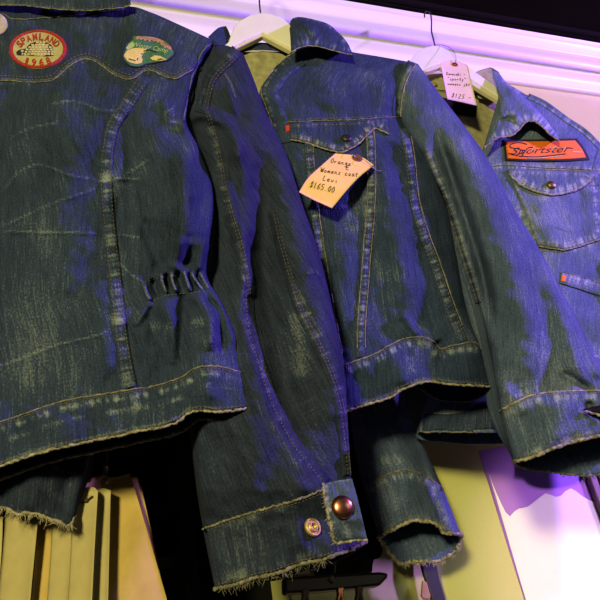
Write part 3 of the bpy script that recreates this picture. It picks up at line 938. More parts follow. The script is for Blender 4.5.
# left sleeve hanging behind the body, only its frayed end in view
LC_T = [(-70, 470), (-30, 468), (0, 466), (30, 466), (60, 468), (86, 474)]
LC_B = [(-80, 518), (-40, 512), (0, 508), (10, 510), (19, 515), (26, 513), (40, 515), (52, 520), (60, 522), (69, 526), (76, 516)]
wll = wear_fn([([(2, 480), (14, 474), (22, 476)], 4, .4, 0), (offset_line(LC_B, -4), 4, .3, 6), ([(40, 460), (60, 470), (84, 476)], 1.2, .35, 0)], lambda x, y: .05*wav(x, y, 30, 2))
sl1b = shell('sleeve', J1, [dict(f=[(-60, 300), (20, 300), (100, 300)], T=.022, y=.030), dict(f=[(-62, 400), (20, 398), (98, 396)], T=.024, y=.030), dict(f=[(-68, 455), (10, 448), (92, 446)], T=.024, y=.028),
                            dict(f=LC_T, T=.024, y=.028), dict(f=LC_B, T=.022, y=.028, b=[(-78, 520), (-40, 518), (0, 522), (10, 527), (25, 530), (38, 529), (46, 526), (56, 521), (76, 516)])],
             M_D1S, r1, 80, 120, p=2.2, kb=.7, wear=wll, disp=[Ridge([(30, 420), (28, 460), (32, 520)], .008, 18), Ridge([(62, 420), (66, 470), (66, 520)], -.004, 8)])
fringe('frayed_edge', sl1b['F'][-1][25:78]-J1.n*.001, M_FRAY, sl1b['o'], 260, .006, .0003)
edge_tube('hem_edge', sl1b['F'][-1]-J1.n*.0008, .0012, M_EDGE, sl1b['o'])
edge_tube('hem_edge', sl1b['B'][-1], .0010, M_EDGED, sl1b['o'])

# ------------------------------------------------------------------ sewn patches on the back
G1 = [yoke1, body1]


def ell(cx, cy, rx, ry, rot=0, n=36, a0=0, a1=2*math.pi):
    a = np.linspace(a0, a1, n, endpoint=abs(a1-a0) < 6.28)
    c, s = math.cos(rot), math.sin(rot)
    return [(cx+rx*math.cos(t)*c-ry*math.sin(t)*s, cy+rx*math.cos(t)*s+ry*math.sin(t)*c) for t in a]


def patch_disc(name, G, outline, m, parent, lift=.002):
    o = np.asarray(outline, float); c = o.mean(0); n = len(o)
    rings = [0.0, .35, .7, .93, 1.0]
    g = np.concatenate([c+(o-c)*r for r in rings[1:]])
    P, d = cast([x['bvh'] for x in G], G[0]['plane'], g[:, 0], g[:, 1])
    Pc, dc = cast([x['bvh'] for x in G], G[0]['plane'], c[0], c[1])
    lf = np.repeat([lift, lift, lift, lift*.7], n)[:, None]
    V = np.concatenate([(Pc-dc*lift)[None], P-d*lf, P[-n:]+d[-n:]*.001])
    Fc = [(0, 1+i, 1+(i+1) % n) for i in range(n)]
    for k in range(4):
        for i in range(n):
            j = (i+1) % n; Fc.append((1+k*n+i, 1+(k+1)*n+i, 1+(k+1)*n+j, 1+k*n+j))
    ob = mesh(name, V, Fc, m, parent)
    return dict(o=ob, bvh=bvh_of(V, Fc), plane=G[0]['plane'], wear=None, rim=(P-d*lf)[-n:])


OUT = ell(38, 49.3, 28.8, 19.6, -.03, 48)
pt = patch_disc('badge', G1, OUT, M_CREAM, r1, .0022); tag(pt['o'], 'round cream badge with a red rim and an igloo')
ring = ell(38, 49.3, 27.0, 17.9, -.03, 48)
P, d = cast([pt['bvh']], J1, *np.array(ring).T)
V, Fc = tube_g(P, .0024, 8, True); V += (J1.n*.0006)
mesh('rim', V, Fc, M_RED, pt['o'])
lt = []
lt2 = []
word = 'SPAMLAND'
for i, ch in enumerate(word):
    a = math.radians(-152+(i)*(124/7.0)); cx, cy = 38+21.0*math.cos(a), 50.2+13.6*math.sin(a)
    t = np.array([-21*math.sin(a), 13.6*math.cos(a)]); t /= np.linalg.norm(t); nn = np.array([t[1], -t[0]])
    lt += text_polys(ch, lambda x, y, cx=cx, cy=cy, t=t, nn=nn: tuple(np.array([cx, cy])+t*(x-.5)*4.6+nn*(y-.5)*6.6), .030)
for i, ch in enumerate('1968'):
    a = math.radians(117-i*19.5); cx, cy = 36.6+22*math.cos(a), 49.5+12.9*math.sin(a)
    t = np.array([22*math.sin(a), -12.9*math.cos(a)]); t /= np.linalg.norm(t); nn = np.array([t[1], -t[0]])
    lt2 += text_polys(ch, lambda x, y, cx=cx, cy=cy, t=t, nn=nn, k=(.5 if ch == '1' else 1): tuple(np.array([cx, cy])+t*(x-.5)*4.4*k+nn*(y-.5)*6.8), .03)
for q in (lt, lt2):
    V, Fc = join(decal([pt], q, .0011, .0006)); mesh('lettering', V, Fc, M_RED, pt['o'], smooth=False)
dome = [(23.5, 54.6), (22.5, 52.5), (26, 49.5), (27.6, 46), (31, 43.2), (36, 41.6), (43, 41.4), (48, 42.8), (51.6, 45.4), (53.2, 49), (53.6, 53), (53.2, 55.6), (47, 56.4), (38, 56.2), (30, 55.6)]
porch = [(16.0, 52.5), (18, 50.2), (21.5, 49.2), (26, 48.6), (27, 54.8), (20.5, 55.4), (17, 55)]
V, Fc = join(decal([pt], [dome, porch], .0007, .0005)); ig = mesh('igloo', V, Fc, M_DKTHR, pt['o'], smooth=False)
br = []
for k in range(6):
    y0 = 54.8-k*2.3; y1 = y0-1.7
    hw = [15.2, 14.8, 13.8, 12.0, 9.2, 5.0][k]; cx = 38.6+k*.35; nb = [9, 9, 8, 7, 5, 3][k]
    for i in range(nb):
        x0 = cx-hw+2*hw*(i+.12)/nb+(k % 2)*.3; x1 = cx-hw+2*hw*(i+.88)/nb+(k % 2)*.3
        br.append([(x0, y0), (x0+.1, y1), (x1-.1, y1+.1), (x1, y0+.1)])
br += [[(21.6, 54.6), (21.8, 52.8), (23.4, 52.7), (23.2, 54.6)], [(20.8, 51.8), (21.2, 50.2), (23.6, 49.9), (23.4, 51.7)]]
V, Fc = join(decal([pt], br, .0012, .0004)); mesh('igloo_bricks', V, Fc, M_BRICK, ig, smooth=False)

O2 = np.array([(190, 115), (225, 117), (260, 115), (310, 121), (350, 129), (392, 145), (430, 165), (458, 190), (471, 215), (487, 240), (480, 262), (455, 285), (430, 303), (380, 312), (330, 322), (270, 332), (245, 345), (215, 352), (185, 350), (150, 345), (125, 322), (100, 295), (95, 268), (108, 232), (115, 205), (135, 175), (165, 145), (170, 118)])/7.5+[110, 20]
pt2 = patch_disc('badge', G1, [tuple(q) for q in O2], M_GREEN, r1, .0022); tag(pt2['o'], 'oval green and pink badge with a sandy hill')
edge_tube('rim', pt2['rim'], .0009, M_NAVY, pt2['o'], .0001, True)


def k2(a): return [tuple(q) for q in np.array(a)/7.5+[110, 20]]


V, Fc = join(decal([pt2], [k2([(190, 135), (205, 122), (262, 120), (310, 126), (352, 136), (395, 153), (430, 173), (455, 198), (466, 222), (440, 222), (425, 205), (412, 215), (400, 190), (385, 190), (372, 160), (360, 172), (345, 155), (330, 160), (312, 148), (296, 165), (285, 146), (262, 158), (250, 140), (232, 150), (220, 138), (205, 150)])], .0006, .0004))
mesh('sky', V, Fc, M_PINKT, pt2['o'], smooth=False)
V, Fc = join(decal([pt2], [k2([(103, 268), (115, 245), (132, 226), (165, 213), (205, 209), (250, 210), (276, 216), (270, 238), (248, 250), (236, 275), (245, 300), (238, 322), (205, 330), (165, 322), (130, 305)]),
                           k2([(300, 285), (335, 265), (375, 270), (428, 296), (380, 306), (320, 300)])], .0006, .0004))
hl = mesh('hill', V, Fc, M_SAND, pt2['o'], smooth=False)
V, Fc = join(strokes([pt2], [k2([(140, 290), (165, 298), (190, 305)]), k2([(168, 280), (185, 262), (205, 248)]), k2([(180, 300), (200, 275), (225, 262)]), k2([(205, 300), (212, 275), (240, 250)]), k2([(250, 235), (290, 222), (345, 240)])], .45, .0014))
mesh('hill_lines', V, Fc, M_DKTHR, hl, smooth=False)
V, Fc = join(decal([pt2], [k2([(118, 210), (140, 180), (168, 160), (185, 200), (165, 208), (135, 222)])], .0005, .0004)); mesh('meadow', V, Fc, M_SAGE, pt2['o'], smooth=False)
a, b = np.array([170, 198.])/7.5+[110, 20], np.array([432, 246.])/7.5+[110, 20]
t = (b-a); L = np.linalg.norm(t); t /= L; nn = np.array([t[1], -t[0]])
V, Fc = join(decal([pt2], text_polys('Winter Camp', lambda x, y: tuple(a+t*x*L+nn*y*4.6), .006, .25), .0014, .0004)); mesh('lettering', V, Fc, M_SAGE, pt2['o'], smooth=False)
pt3 = patch_disc('badge', G1, ell(-4.5, 24.5, 11.5, 9.8, .3, 36), M_LAV, r1, .0030); tag(pt3['o'], 'lavender badge cut by the picture edge')
edge_tube('rim', pt3['rim'], .0016, M_LAV, pt3['o'], .0001, True)

# ================================================================== jacket two: front, in the middle
r2 = thing('denim_jacket', J2.P(np.array(400.), np.array(400.)), 'mid blue denim jacket in the middle with a manila tag under its pocket flap', 'jacket', 'denim jackets on the rail')
ST1 = [(308, 132), (309, 150), (313, 200), (320, 250), (328, 300), (334, 335), (340, 366)]
ST2 = [(368, 120), (371, 150), (371, 200), (367, 250), (363, 300), (361, 330), (361, 358)]
ST3 = [(404, 128), (410, 160), (414, 200), (424, 235), (434, 262), (447, 300), (463, 342)]
BAND2 = [(300, 372), (325, 371), (342, 366), (358, 360), (375, 354), (390, 345), (407, 338), (425, 337.5), (434, 342), (441, 349), (450, 346), (466, 343), (475, 342.5), (481, 349)]
HEM2 = [(303, 420), (325, 416), (347, 411), (370, 404), (392, 397), (400, 391), (407, 388), (418, 384), (430, 382), (445, 384), (460, 385.5), (475, 386), (491, 387.5)]
HEM2B = [(303, 420), (347, 410), (400, 386), (418, 388), (427, 393), (440, 400), (455, 401.5), (470, 401), (482, 396), (491, 388)]
YK2 = [(272, 123), (285, 122.5), (310, 121), (345, 120), (370, 118.5), (390, 117), (400, 117)]
d2 = [Ridge([(384, 150), (390, 200), (402, 260), (412, 320)], .010, 16), Ridge([(345, 215), (342, 280), (348, 340)], .006, 14), Ridge([(318, 215), (326, 280), (333, 330)], -.004, 8),
      Ridge([(392, 140), (397, 170), (402, 200)], -.008, 9), Ridge([(425, 205), (440, 260), (456, 310)], .008, 12), Ridge([(400, 312), (412, 326), (420, 336)], .006, 5), Ridge([(412, 330), (428, 320), (440, 330)], -.004, 6),
      Ridge([(300, 130), (340, 128), (388, 126)], -.006, 8), Ridge([(330, 60), (334, 85), (330, 112)], .008, 22), Ridge([(385, 70), (384, 92), (386, 112)], .004, 10), Ridge([(340, 205), (352, 202), (362, 196)], -.0015, 3),
      Ridge([(436, 340), (441, 352), (444, 362)], -.008, 5), Ridge([(395, 352), (400, 372), (404, 386)], .006, 10), Ridge([(355, 370), (362, 385), (366, 400)], -.004, 8), Ridge([(465, 350), (468, 365), (470, 380)], .004, 9)]
w2 = wear_fn([(ST1, 3.8, .42, 2.8), (ST2, 3.8, .46, 2.8), (ST3, 4.2, .42, 2.8), (offset_line(BAND2, 6), 3.5, .55, 3.2), (offset_line(HEM2, -2.5), 2.2, .45, 0), (YK2, 2.5, .28, 2.6), ([(410, 355), (412, 368), (405, 372)], 4, .3, 2),
              ([(340, 207), (350, 205), (362, 198)], 1.4, .3, 0), ([(345, 230), (360, 228)], 5, .15, 0), ([(366, 190), (368, 230), (364, 260)], 2.5, .3, 3), ([(445, 352), (460, 350), (478, 350)], 3, .5, 3.2)],
             lambda x, y: .05*wav(x, y, 45, 5)+.08*np.exp(-((x-340)/50)**2-((y-85)/35)**2))
body2 = shell('body', J2, [
    dict(f=[(291, 52), (320, 46), (352, 52), (385, 57.5), (415, 63)], T=.010, y=.012),
    dict(f=[(260, 90), (300, 88), (360, 84), (404, 86)], T=.026, y=.004),
    dict(f=[(270, 124), (310, 121), (350, 120), (400, 117)], T=.034, y=-.010),
    dict(f=[(278, 166), (320, 164), (370, 162), (433, 161)], T=.034, y=-.008),
    dict(f=[(284, 208), (330, 206), (380, 203), (446, 199)], T=.032, y=-.002),
    dict(f=[(290, 268), (340, 266), (390, 264), (457, 259)], T=.032, y=.006),
    dict(f=[(295, 322), (345, 320), (400, 317), (467, 312)], T=.032, y=.010),
    dict(f=BAND2, T=.033, y=.012),
    dict(f=HEM2, T=.030, y=.012, b=HEM2B)], M_D2, r2, 170, 230, p=3.0, kb=1.0, disp=d2, wear=w2)
yoke2 = overlay('yoke', body2, [(293, 54), (320, 48), (352, 54), (385, 59), (413, 64)], YK2, M_D2, r2, .0018, 80, 40, .5, 0, 12, mids=([(264, 90), (300, 88), (360, 84), (403, 87)],))
edge_tube('yoke_edge', yoke2['F'][-1], .0006, M_EDGED, r2, .0002)
# back of the jacket seen through the neck: dark collar band over the olive reverse
lin2 = plane_sheet('back_panel', J2, [[(196, 58), (240, 52), (296, 52)], [(196, 80), (240, 78), (300, 76)], [(200, 140), (250, 140), (300, 140)], [(205, 400), (260, 400), (330, 396)]], [.028, .034, .036, .034], M_LIN, r2, 30, 40, .002)
tag(lin2['o'], 'olive reverse of the back panel')
cb2 = plane_sheet('collar_stand', J2, [[(222, 50), (246, 44), (262, 42.5), (280, 45), (300, 50)], [(228, 56), (246, 51.5), (262, 50), (280, 52), (300, 58)]], [.026, .024], M_D2, r2, 40, 6, .003, None, 6)
# turned-down collar: the right leaf in view, the tip of the left leaf behind jacket one
CLO = [(291, 52), (300, 47.5), (310, 46), (322, 47.5), (335, 51), (345, 53.5), (352, 54.5)]
CLM = [(290, 34), (300, 27), (312, 25.5), (326, 28), (340, 36), (348, 44), (351, 50)]
CLT = [(289, 26), (292, 19), (300, 17), (316, 20), (330, 25), (340, 35), (346, 44)]
cw2 = wear_fn([(offset_line(CLO, -4), 3, .4, 3), (CLT, 2.5, .35, 4), ([(300, 40), (312, 34), (322, 38)], 5, .3, 3)])
col2 = plane_sheet('collar', J2, [CLT, CLM, CLO], [.020, -.014, -.030], M_D2, r2, 60, 26, .004, cw2, 7, [Ridge([(300, 24), (312, 30), (318, 42)], .003, 4)])
edge_tube('collar_edge', col2['F'][-1], .0007, M_EDGE, r2, .0002)
col2b = plane_sheet('collar', J2, [[(226, 26), (229, 32), (233, 44)], [(218, 28), (222, 36), (226, 47)], [(208, 37), (212, 44), (216, 52)]], [.022, .010, .004], M_D2, r2, 24, 16, .004, cw2, 8)
# front edge with its button band
FE = [(297, 50), (286, 57), (275, 66), (267, 77), (260, 90), (265, 106), (271, 124), (275, 145), (280, 180), (286, 230)]
plk = seam('front_placket', [yoke2, body2], offset_line(FE[:8], -9), 17, M_D2, r2, .0030, .0005, 13, wear_fn([(offset_line(FE[:8], -3), 2, .4, 3), (offset_line(FE[:8], -14), 2, .2, 3)]))
edge_tube('placket_edge', cast([plk['bvh'], body2['bvh']], J2, *offset_line(FE[:8], -.8).T)[0], .0010, M_EDGE, r2, .0003)
fs = []
for k, S in enumerate((ST1, ST2, ST3)):
    fs.append(seam('felled_seam', body2, S, 9.0, M_D2, r2, .0028, .0015, 14+k))
for k, (S, a_) in enumerate(((ST1, -4.2), (ST2, 4.0), (ST2, -4.0), (ST3, -4.6))):
    q_ = offset_line(S, a_)
    edge_tube('seam_edge', cast([body2['bvh']], J2, q_[2:-2, 0], q_[2:-2, 1])[0]-J2.n*.0022, .0006, M_EDGED, r2, .0002)
waist2 = overlay('waistband', [body2], BAND2, HEM2, M_D2, r2, .0026, 130, 20, .5, .0005, 18)
edge_tube('waistband_edge', waist2['F'][0], .0008, M_EDGED, r2, .0002)
edge_tube('hem_edge', body2['F'][-1]-J2.n*.001, .0012, M_EDGE, r2)
edge_tube('hem_edge', body2['B'][-1], .0012, M_EDGED, r2)
sidetab = plane_sheet('waist_tab', J2, [[(482, 351), (486, 350)], [(487, 366), (490.5, 364)], [(490, 381), (494, 380)]], [.004, .002, .004], M_D2, r2, 6, 16, .004, wear_fn([([(484, 350), (492, 381)], 2, .5, 0)]), 9)
# pocket flap
FT = [(289.5, 124), (310, 122.5), (345, 121.5), (370, 119.5), (388, 117.5)]
FB = [(290.5, 139.5), (299, 141), (310, 144), (320, 147.5), (332, 151), (342, 152.3), (350, 149), (359, 143.5), (367, 135.5), (375, 128.5), (381, 130.5), (389, 134.5)]
wf2 = wear_fn([(offset_line(FB, -4), 2.8, .65, 2.8), (offset_line(FT, 2.5), 2.2, .35, 3)], lambda x, y: .05*wav(x, y, 22, 4))
flap2 = overlay('pocket_flap', [yoke2, body2], FT, FB, M_D2, r2, .0058, 90, 22, .35, .0003, 19, wf2, depth=.004)
edge_tube('flap_edge', flap2['F'][-1], .0010, M_EDGE, flap2['o'], .0002)
c, d = cast([flap2['bvh']], J2, np.array(346.5), np.array(138.5)); V, Fc = lathe_g(c, -J2.n, [(.006, -.001), (.0062, .001), (.005, .0024), (.003, .003), (.0005, .0032)], 24)
tag(mesh('snap_button', V, Fc, M_BLKMET, flap2['o']), 'dark snap button')
P, d = cast([body2['bvh'], yoke2['bvh']], J2, np.array([[285.6, 127.], [289.6, 126.4]]), np.array([[127.], [126.4]])[:, :1]+np.zeros((2, 2)))
tb = overlay('red_tab', [flap2, yoke2, body2], [(285.5, 125.5), (289.5, 124.8)], [(285.8, 132), (289.8, 131.2)], M_REDTAB, r2, .004, 6, 6, .3, 0, 0, depth=.002)
tag(tb['o'], 'small red ribbon tab')
BV2 = [*fs, waist2, flap2, yoke2, body2]
rows = []
for S, w_ in ((ST1, 3), (ST2, 3), (ST3, 3.4)):
    rows += [(BV2, offset_line(S, w_)), (BV2, offset_line(S, -w_))]
rows += [(BV2, offset_line(BAND2, 2.2)), (BV2, offset_line(HEM2, -3.5)), (BV2, offset_line(YK2, -2)), (BV2, offset_line(FB, -2.3)), (BV2, offset_line(FB, -5)), (BV2, offset_line(FT, 3)), (BV2, [(319, 206), (340, 209), (352, 205), (363, 197)])]
sew(rows, M_THR, r2)

# left sleeve, to the right of the body
CT2 = [(500, 411), (512, 404), (525, 398), (538, 394), (560, 391.5), (580, 391), (600, 391), (628, 396)]
CB2 = [(513.5, 462), (525, 459.5), (537, 456), (550, 450), (570, 443), (585, 439), (600, 436), (620, 432), (640, 432)]
CB2B = [(513.5, 462), (519, 466), (535, 470), (555, 472), (575, 475), (590, 475), (605, 472), (625, 458), (640, 432)]
AH2 = [(415, 64), (408, 76), (403.5, 88), (400.5, 104), (400, 117)]
UND = [(424, 142), (433, 165), (444, 192), (453, 220), (462, 250), (470, 275), (479, 303)]
dsv = [Ridge([(434, 128), (446, 160), (458, 196), (470, 232), (484, 280), (492, 330)], -.020, 6), Ridge([(440, 95), (462, 140), (484, 190), (506, 245), (526, 310), (536, 380)], .012, 22), Ridge([(430, 84), (446, 112), (462, 142)], -.006, 9),
       Ridge([(520, 230), (540, 290), (552, 350), (556, 400)], -.008, 14), Ridge([(545, 270), (568, 330), (582, 385)], .009, 12), Ridge([(492, 330), (500, 370), (508, 404)], .006, 9), Ridge([(420, 140), (432, 170), (442, 200)], .006, 6),
       Ridge([(560, 372), (575, 380), (592, 392)], -.006, 4), Ridge([(586, 340), (594, 362), (600, 380)], .006, 5), Ridge([(520, 410), (526, 430), (530, 455)], -.006, 10), Ridge([(560, 400), (562, 425), (566, 440)], .005, 14), Ridge([(590, 400), (590, 412), (604, 418)], -.010, 4)]
wsv = wear_fn([(offset_line(CT2, 6), 4, .5, 6), (offset_line(CB2, -4), 4, .35, 9), (UND, 4, .4, 3), (AH2, 3, .3, 3), ([(505, 402), (520, 394), (540, 388)], 3, .35, 2), ([(590, 340), (600, 360)], 3, .5, 3), ([(540, 330), (545, 380)], 9, .12, 0)], lambda x, y: .05*wav(x, y, 45, 7)+.06)
sl2 = shell('sleeve', J2, [
    dict(f=[(404, 62), (411, 61.5), (418, 64)], T=.008, y=-.002),
    dict(f=[(399, 92), (420, 88), (439, 93)], T=.026, y=-.004),
    dict(f=[(401, 122), (440, 120), (463, 124)], T=.034, y=-.006),
    dict(f=[(424, 162), (460, 162), (487, 158)], T=.036, y=-.006),
    dict(f=[(446, 205), (480, 207), (511.5, 204)], T=.036, y=-.006),
    dict(f=[(462, 252), (505, 256), (540, 250)], T=.036, y=-.006),
    dict(f=[(480, 308), (530, 312), (568, 303)], T=.036, y=-.006),
    dict(f=[(491, 360), (545, 362), (596, 354)], T=.035, y=-.006),
    dict(f=CT2, T=.033, y=-.006),
    dict(f=CB2, T=.032, y=-.006, b=CB2B)], M_D2S, r2, 110, 230, p=2.9, kb=.8, disp=dsv, wear=wsv, uvang=-.3)
cuff2 = overlay('cuff', sl2, CT2, CB2, M_D2S, sl2['o'], .0028, 80, 26, .5, .0006, 20)
edge_tube('cuff_edge', cuff2['F'][0], .0010, M_EDGE, sl2['o'], .0002)
edge_tube('hem_edge', sl2['F'][-1]-J2.n*.0012, .0016, M_EDGE, sl2['o'])
edge_tube('hem_edge', sl2['B'][-1], .0013, M_EDGED, sl2['o'])
fringe('frayed_edge', sl2['B'][-1][6:80], M_EDGED, sl2['o'], 160, .005, .00028)
ah2 = seam('armhole_seam', [sl2, body2, yoke2], offset_line(AH2, 3.5), 9, M_D2, sl2['o'], .0030, .0007, 21, wear_fn([(offset_line(AH2, 2), 1.6, .4, 0), (AH2, 4, .2, 3)]))
edge_tube('armhole_edge', cast([ah2['bvh'], sl2['bvh'], body2['bvh']], J2, *offset_line(AH2, -.8).T)[0]-J2.n*.0006, .0008, M_EDGE, sl2['o'], .0002)
un2 = seam('felled_seam', sl2, UND, 7, M_D2S, sl2['o'], .0022, .0009, 22)
slit2 = plane_sheet('cuff_slit_shade', J2, [[(583, 409), (592, 407), (606, 404)], [(584, 412), (593, 414), (606, 418)]], [-.044, -.043], M_BLACK, sl2['o'], 14, 5, .002)  # black strip added for the dark inside of the open cuff slit
edge_tube('placket_edge', slit2['F'][-1]-J2.n*.001, .0012, M_EDGE, sl2['o'])  # edge of the black strip added for the dark slit
B_ = [cuff2, un2, ah2, sl2]
sew([(B_, offset_line(CT2, 2.4)), (B_, offset_line(CB2, -4)), (B_, offset_line(UND, 1.5)), (B_, offset_line(UND, -2.2))], M_THR, sl2['o'])
# right sleeve is hidden behind jacket one

# ================================================================== jacket three: front, at the right
r3 = thing('denim_jacket', J3.P(np.array(520.), np.array(430.)), 'pale washed denim jacket at the right with an orange lettered patch above its pocket', 'jacket', 'denim jackets on the rail')
CW = lambda x, y: .06*wav(x, y, 40, 1)+.05
YK3 = [(484, 168), (500, 165.5), (520, 166), (545, 168), (575, 169), (600, 171), (640, 176)]
w3 = wear_fn([(YK3, 2.5, .6, 2.6), ([(538, 246), (560, 249), (575, 248), (600, 240)], 3, .4, 3), ([(516, 200), (525, 222), (536, 242)], 4, .3, 3), ([(595, 170), (596, 200), (600, 238)], 3, .3, 3)], CW)
body3 = shell('front_panel', J3, [
    dict(f=[(500, 92), (530, 96), (567, 119), (600, 146), (625, 168)], T=.004),
    dict(f=[(486, 140), (530, 140), (580, 150), (640, 180)], T=.020),
    dict(f=[(476, 172), (540, 168), (600, 171), (650, 190)], T=.030),
    dict(f=[(468, 230), (540, 228), (600, 230), (655, 240)], T=.032),
    dict(f=[(458, 300), (540, 298), (600, 298), (660, 305)], T=.032),
    dict(f=[(440, 370), (530, 368), (600, 366), (665, 370)], T=.032),
    dict(f=[(422, 413), (460, 412), (499, 397), (560, 400), (600, 400), (668, 402)], T=.030),
    dict(f=[(418, 432), (460, 432), (505, 432), (560, 428), (600, 426), (668, 428)], T=.030)], M_D3, r3, 130, 180, p=3.0, kb=.3, wear=w3,
    disp=[Ridge([(545, 190), (546, 220), (552, 250)], .006, 14), Ridge([(580, 190), (582, 240)], -.003, 8), Ridge([(555, 255), (562, 300), (570, 360)], .008, 16), Ridge([(520, 150), (560, 158), (595, 164)], .002, 6), Ridge([(600, 260), (596, 320)], -.006, 12)])
lin3 = plane_sheet('back_panel', J3, [[(404, 78), (450, 74), (505, 88)], [(396, 100), (450, 98), (512, 108)], [(390, 200), (450, 200), (520, 200)], [(400, 432), (480, 432), (560, 430)]], [.034, .040, .042, .034], M_LIN, r3, 36, 50, .002, None, 0,
                   [Ridge([(462, 100), (466, 140), (470, 180)], .004, 12), Ridge([(490, 100), (488, 140)], -.004, 8)])
tag(lin3['o'], 'olive reverse of the back panel')
hang_loop = edge_tube('lining_seam', pcurve(J3, [(420, 88), (445, 91), (478, 95), (505, 97)], .036), .0008, M_BLACK, r3, .0001)
lab = plane_sheet('neck_label', J3, [[(441, 97), (460, 101), (477, 104)], [(444, 113), (460, 115), (476, 117)]], [.034, .034], M_BLACK, r3, 12, 8, .0012); tag(lab['o'], 'black woven neck label')
V, Fc = lathe_g(px3(J3, [(435, 85)], .036)[0], -J3.n, [(.004, 0), (.004, .0015), (.002, .0024), (.0003, .0025)], 16); tag(mesh('rivet', V, Fc, M_BRASS, r3), 'small brass rivet')
# collar: inner olive stand and the turned leaf
cst3 = plane_sheet('collar_stand', J3, [[(468, 79), (474, 73), (482, 69.5), (491, 67.5), (499, 72)], [(474, 86), (488, 85), (505, 88)], [(478, 98), (492, 101), (506, 106)]], [.030, .029, .027], M_LIN, r3, 24, 14, .003)
tag(cst3['o'], 'olive inside of the collar')
C3B = [(484, 148), (490, 143), (498, 138), (506, 137.2), (513, 135), (519, 130), (525, 123), (530, 121.5), (536, 122.5), (544, 129), (551, 136), (559, 141)]
C3M = [(496, 126), (504, 120), (514, 113), (526, 110), (538, 116), (550, 128), (559, 139)]
C3N = [(500, 104), (505, 98), (513, 94), (524, 100), (538, 113), (550, 126), (558.5, 137)]
C3T = [(491, 68), (498, 72), (506, 82), (515, 88), (530, 98), (545, 116), (558, 135)]
wc3 = wear_fn([(offset_line(C3B, -4), 3.5, .6, 2.6), (C3T, 3, .25, 3), ([(502, 116), (510, 112), (518, 118), (508, 122)], 2, .35, 2.5)], CW)
col3 = plane_sheet('collar', J3, [C3T, C3N, C3M, C3B], [.010, -.020, -.030, -.040], M_D3, r3, 80, 40, .004, wc3, 10,
                   [Ridge([(500, 117), (510, 113), (520, 118)], .005, 3), Ridge([(498, 122), (508, 119), (516, 124)], -.005, 2.5), Ridge([(530, 106), (538, 116), (548, 128)], .003, 5)])
edge_tube('collar_edge', col3['F'][-1]-J3.n*.0006, .0011, M_EDGE, r3, .0003)
sho3 = seam('shoulder_seam', body3, [(528, 96), (545, 104), (567, 120), (585, 132), (602, 149)], 6, M_D3, r3, .003, .001, 24, wear_fn([([(528, 96), (567, 120), (602, 148)], 3, .35, 3)]))
ah3 = seam('armhole_seam', body3, [(602, 148), (597, 158), (594, 170), (597, 186)], 5, M_D3, r3, .003, .001, 25)
yk3 = overlay('yoke', body3, [(487, 142), (530, 142), (580, 152), (640, 182)], YK3, M_D3, r3, .0020, 90, 20, .5, .0003, 26)
edge_tube('yoke_edge', yk3['F'][-1], .0007, M_EDGED, r3, .0002)
# breast pocket, its flap and brass snap; welt pocket lower down
PK = dict(top=[(510, 176), (550, 178), (593, 172)], bot=[(538, 246), (556, 249), (567, 249.6), (584, 245), (600, 239.5)])
pk3 = overlay('pocket', body3, PK['top'], PK['bot'], M_D3, r3, .0050, 60, 40, .4, .0003, 27, wear_fn([(offset_line(PK['bot'], -4), 3.5, .6, 2.8), ([(512, 182), (524, 212), (537, 244)], 3.5, .55, 2.8), ([(593, 176), (597, 210), (600, 238)], 3, .5, 2.8), ([(540, 190), (546, 200)], 5, .3, 0), ([(540, 230), (553, 227), (566, 231), (588, 234)], 1.2, -.3, 0)], CW), mids=([(521, 200), (555, 201), (596, 197)], [(530, 222), (560, 225), (598, 219)]))
edge_tube('pocket_edge', pk3['F'][-1], .0010, M_EDGE, pk3['o'], .0003)
F3T = [(507, 170), (530, 169.5), (560, 170.5), (594, 171)]
F3B = [(509, 174), (514, 179), (521, 185), (530, 189.5), (541, 193), (552, 195), (565, 193.5), (578, 189.5), (588, 183), (594, 174)]
fl3 = overlay('pocket_flap', [yk3, pk3, body3], F3T, F3B, M_D3, r3, .0064, 70, 22, .35, .0004, 28, wear_fn([(offset_line(F3B, -4.5), 3.2, .7, 2.6), (F3B, 1.6, .5, 0), (offset_line(F3T, 3), 2, .3, 3)], CW), depth=.004)
edge_tube('flap_edge', fl3['F'][-1], .0012, M_EDGE, fl3['o'], .0002)
edge_tube('flap_edge', fl3['F'][0], .0010, M_EDGED, fl3['o'], .0002)
c, d = cast([fl3['bvh']], J3, np.array(551.), np.array(185.5)); V, Fc = lathe_g(c, -J3.n, [(.0065, -.001), (.0068, .0012), (.006, .003), (.0035, .0042), (.0005, .0045)], 24)
tag(mesh('snap_button', V, Fc, mat('tarnished_brass', (.22, .15, .06), .45, .9), fl3['o']), 'domed brass snap')
we3 = overlay('welt_pocket', body3, [(561, 272), (575, 275), (600, 283), (620, 289)], [(560, 283), (575, 288), (600, 296), (620, 302)], M_D3, r3, .0035, 40, 10, .4, .0008, 29, wear_fn([([(562, 275), (600, 286)], 3, .5, 2.6)], CW))
edge_tube('welt_edge', we3['F'][0], .0009, M_EDGED, we3['o'], .0002)
bt = overlay('bar_tack', [we3, body3], [(562, 275), (566.5, 276.2)], [(561, 281), (565.5, 282)], M_COPPER if False else M_ORANGE, we3['o'], .0012, 6, 6, .3, 0, 0, register=False)
tag(bt['o'], 'orange bar tack')
hb3 = overlay('waistband', body3, [(422, 413), (460, 412), (499, 397), (560, 400), (600, 400), (668, 402)], [(418, 432), (460, 432), (505, 432), (560, 428), (600, 426), (668, 428)], M_D1, r3, .0024, 60, 10, .5, .0003, 30)  # darker denim than the rest: shade on the hem put into its colour
edge_tube('waistband_edge', hb3['F'][0], .0008, M_EDGED, r3); edge_tube('hem_edge', hb3['F'][-1], .0010, M_EDGED, r3)
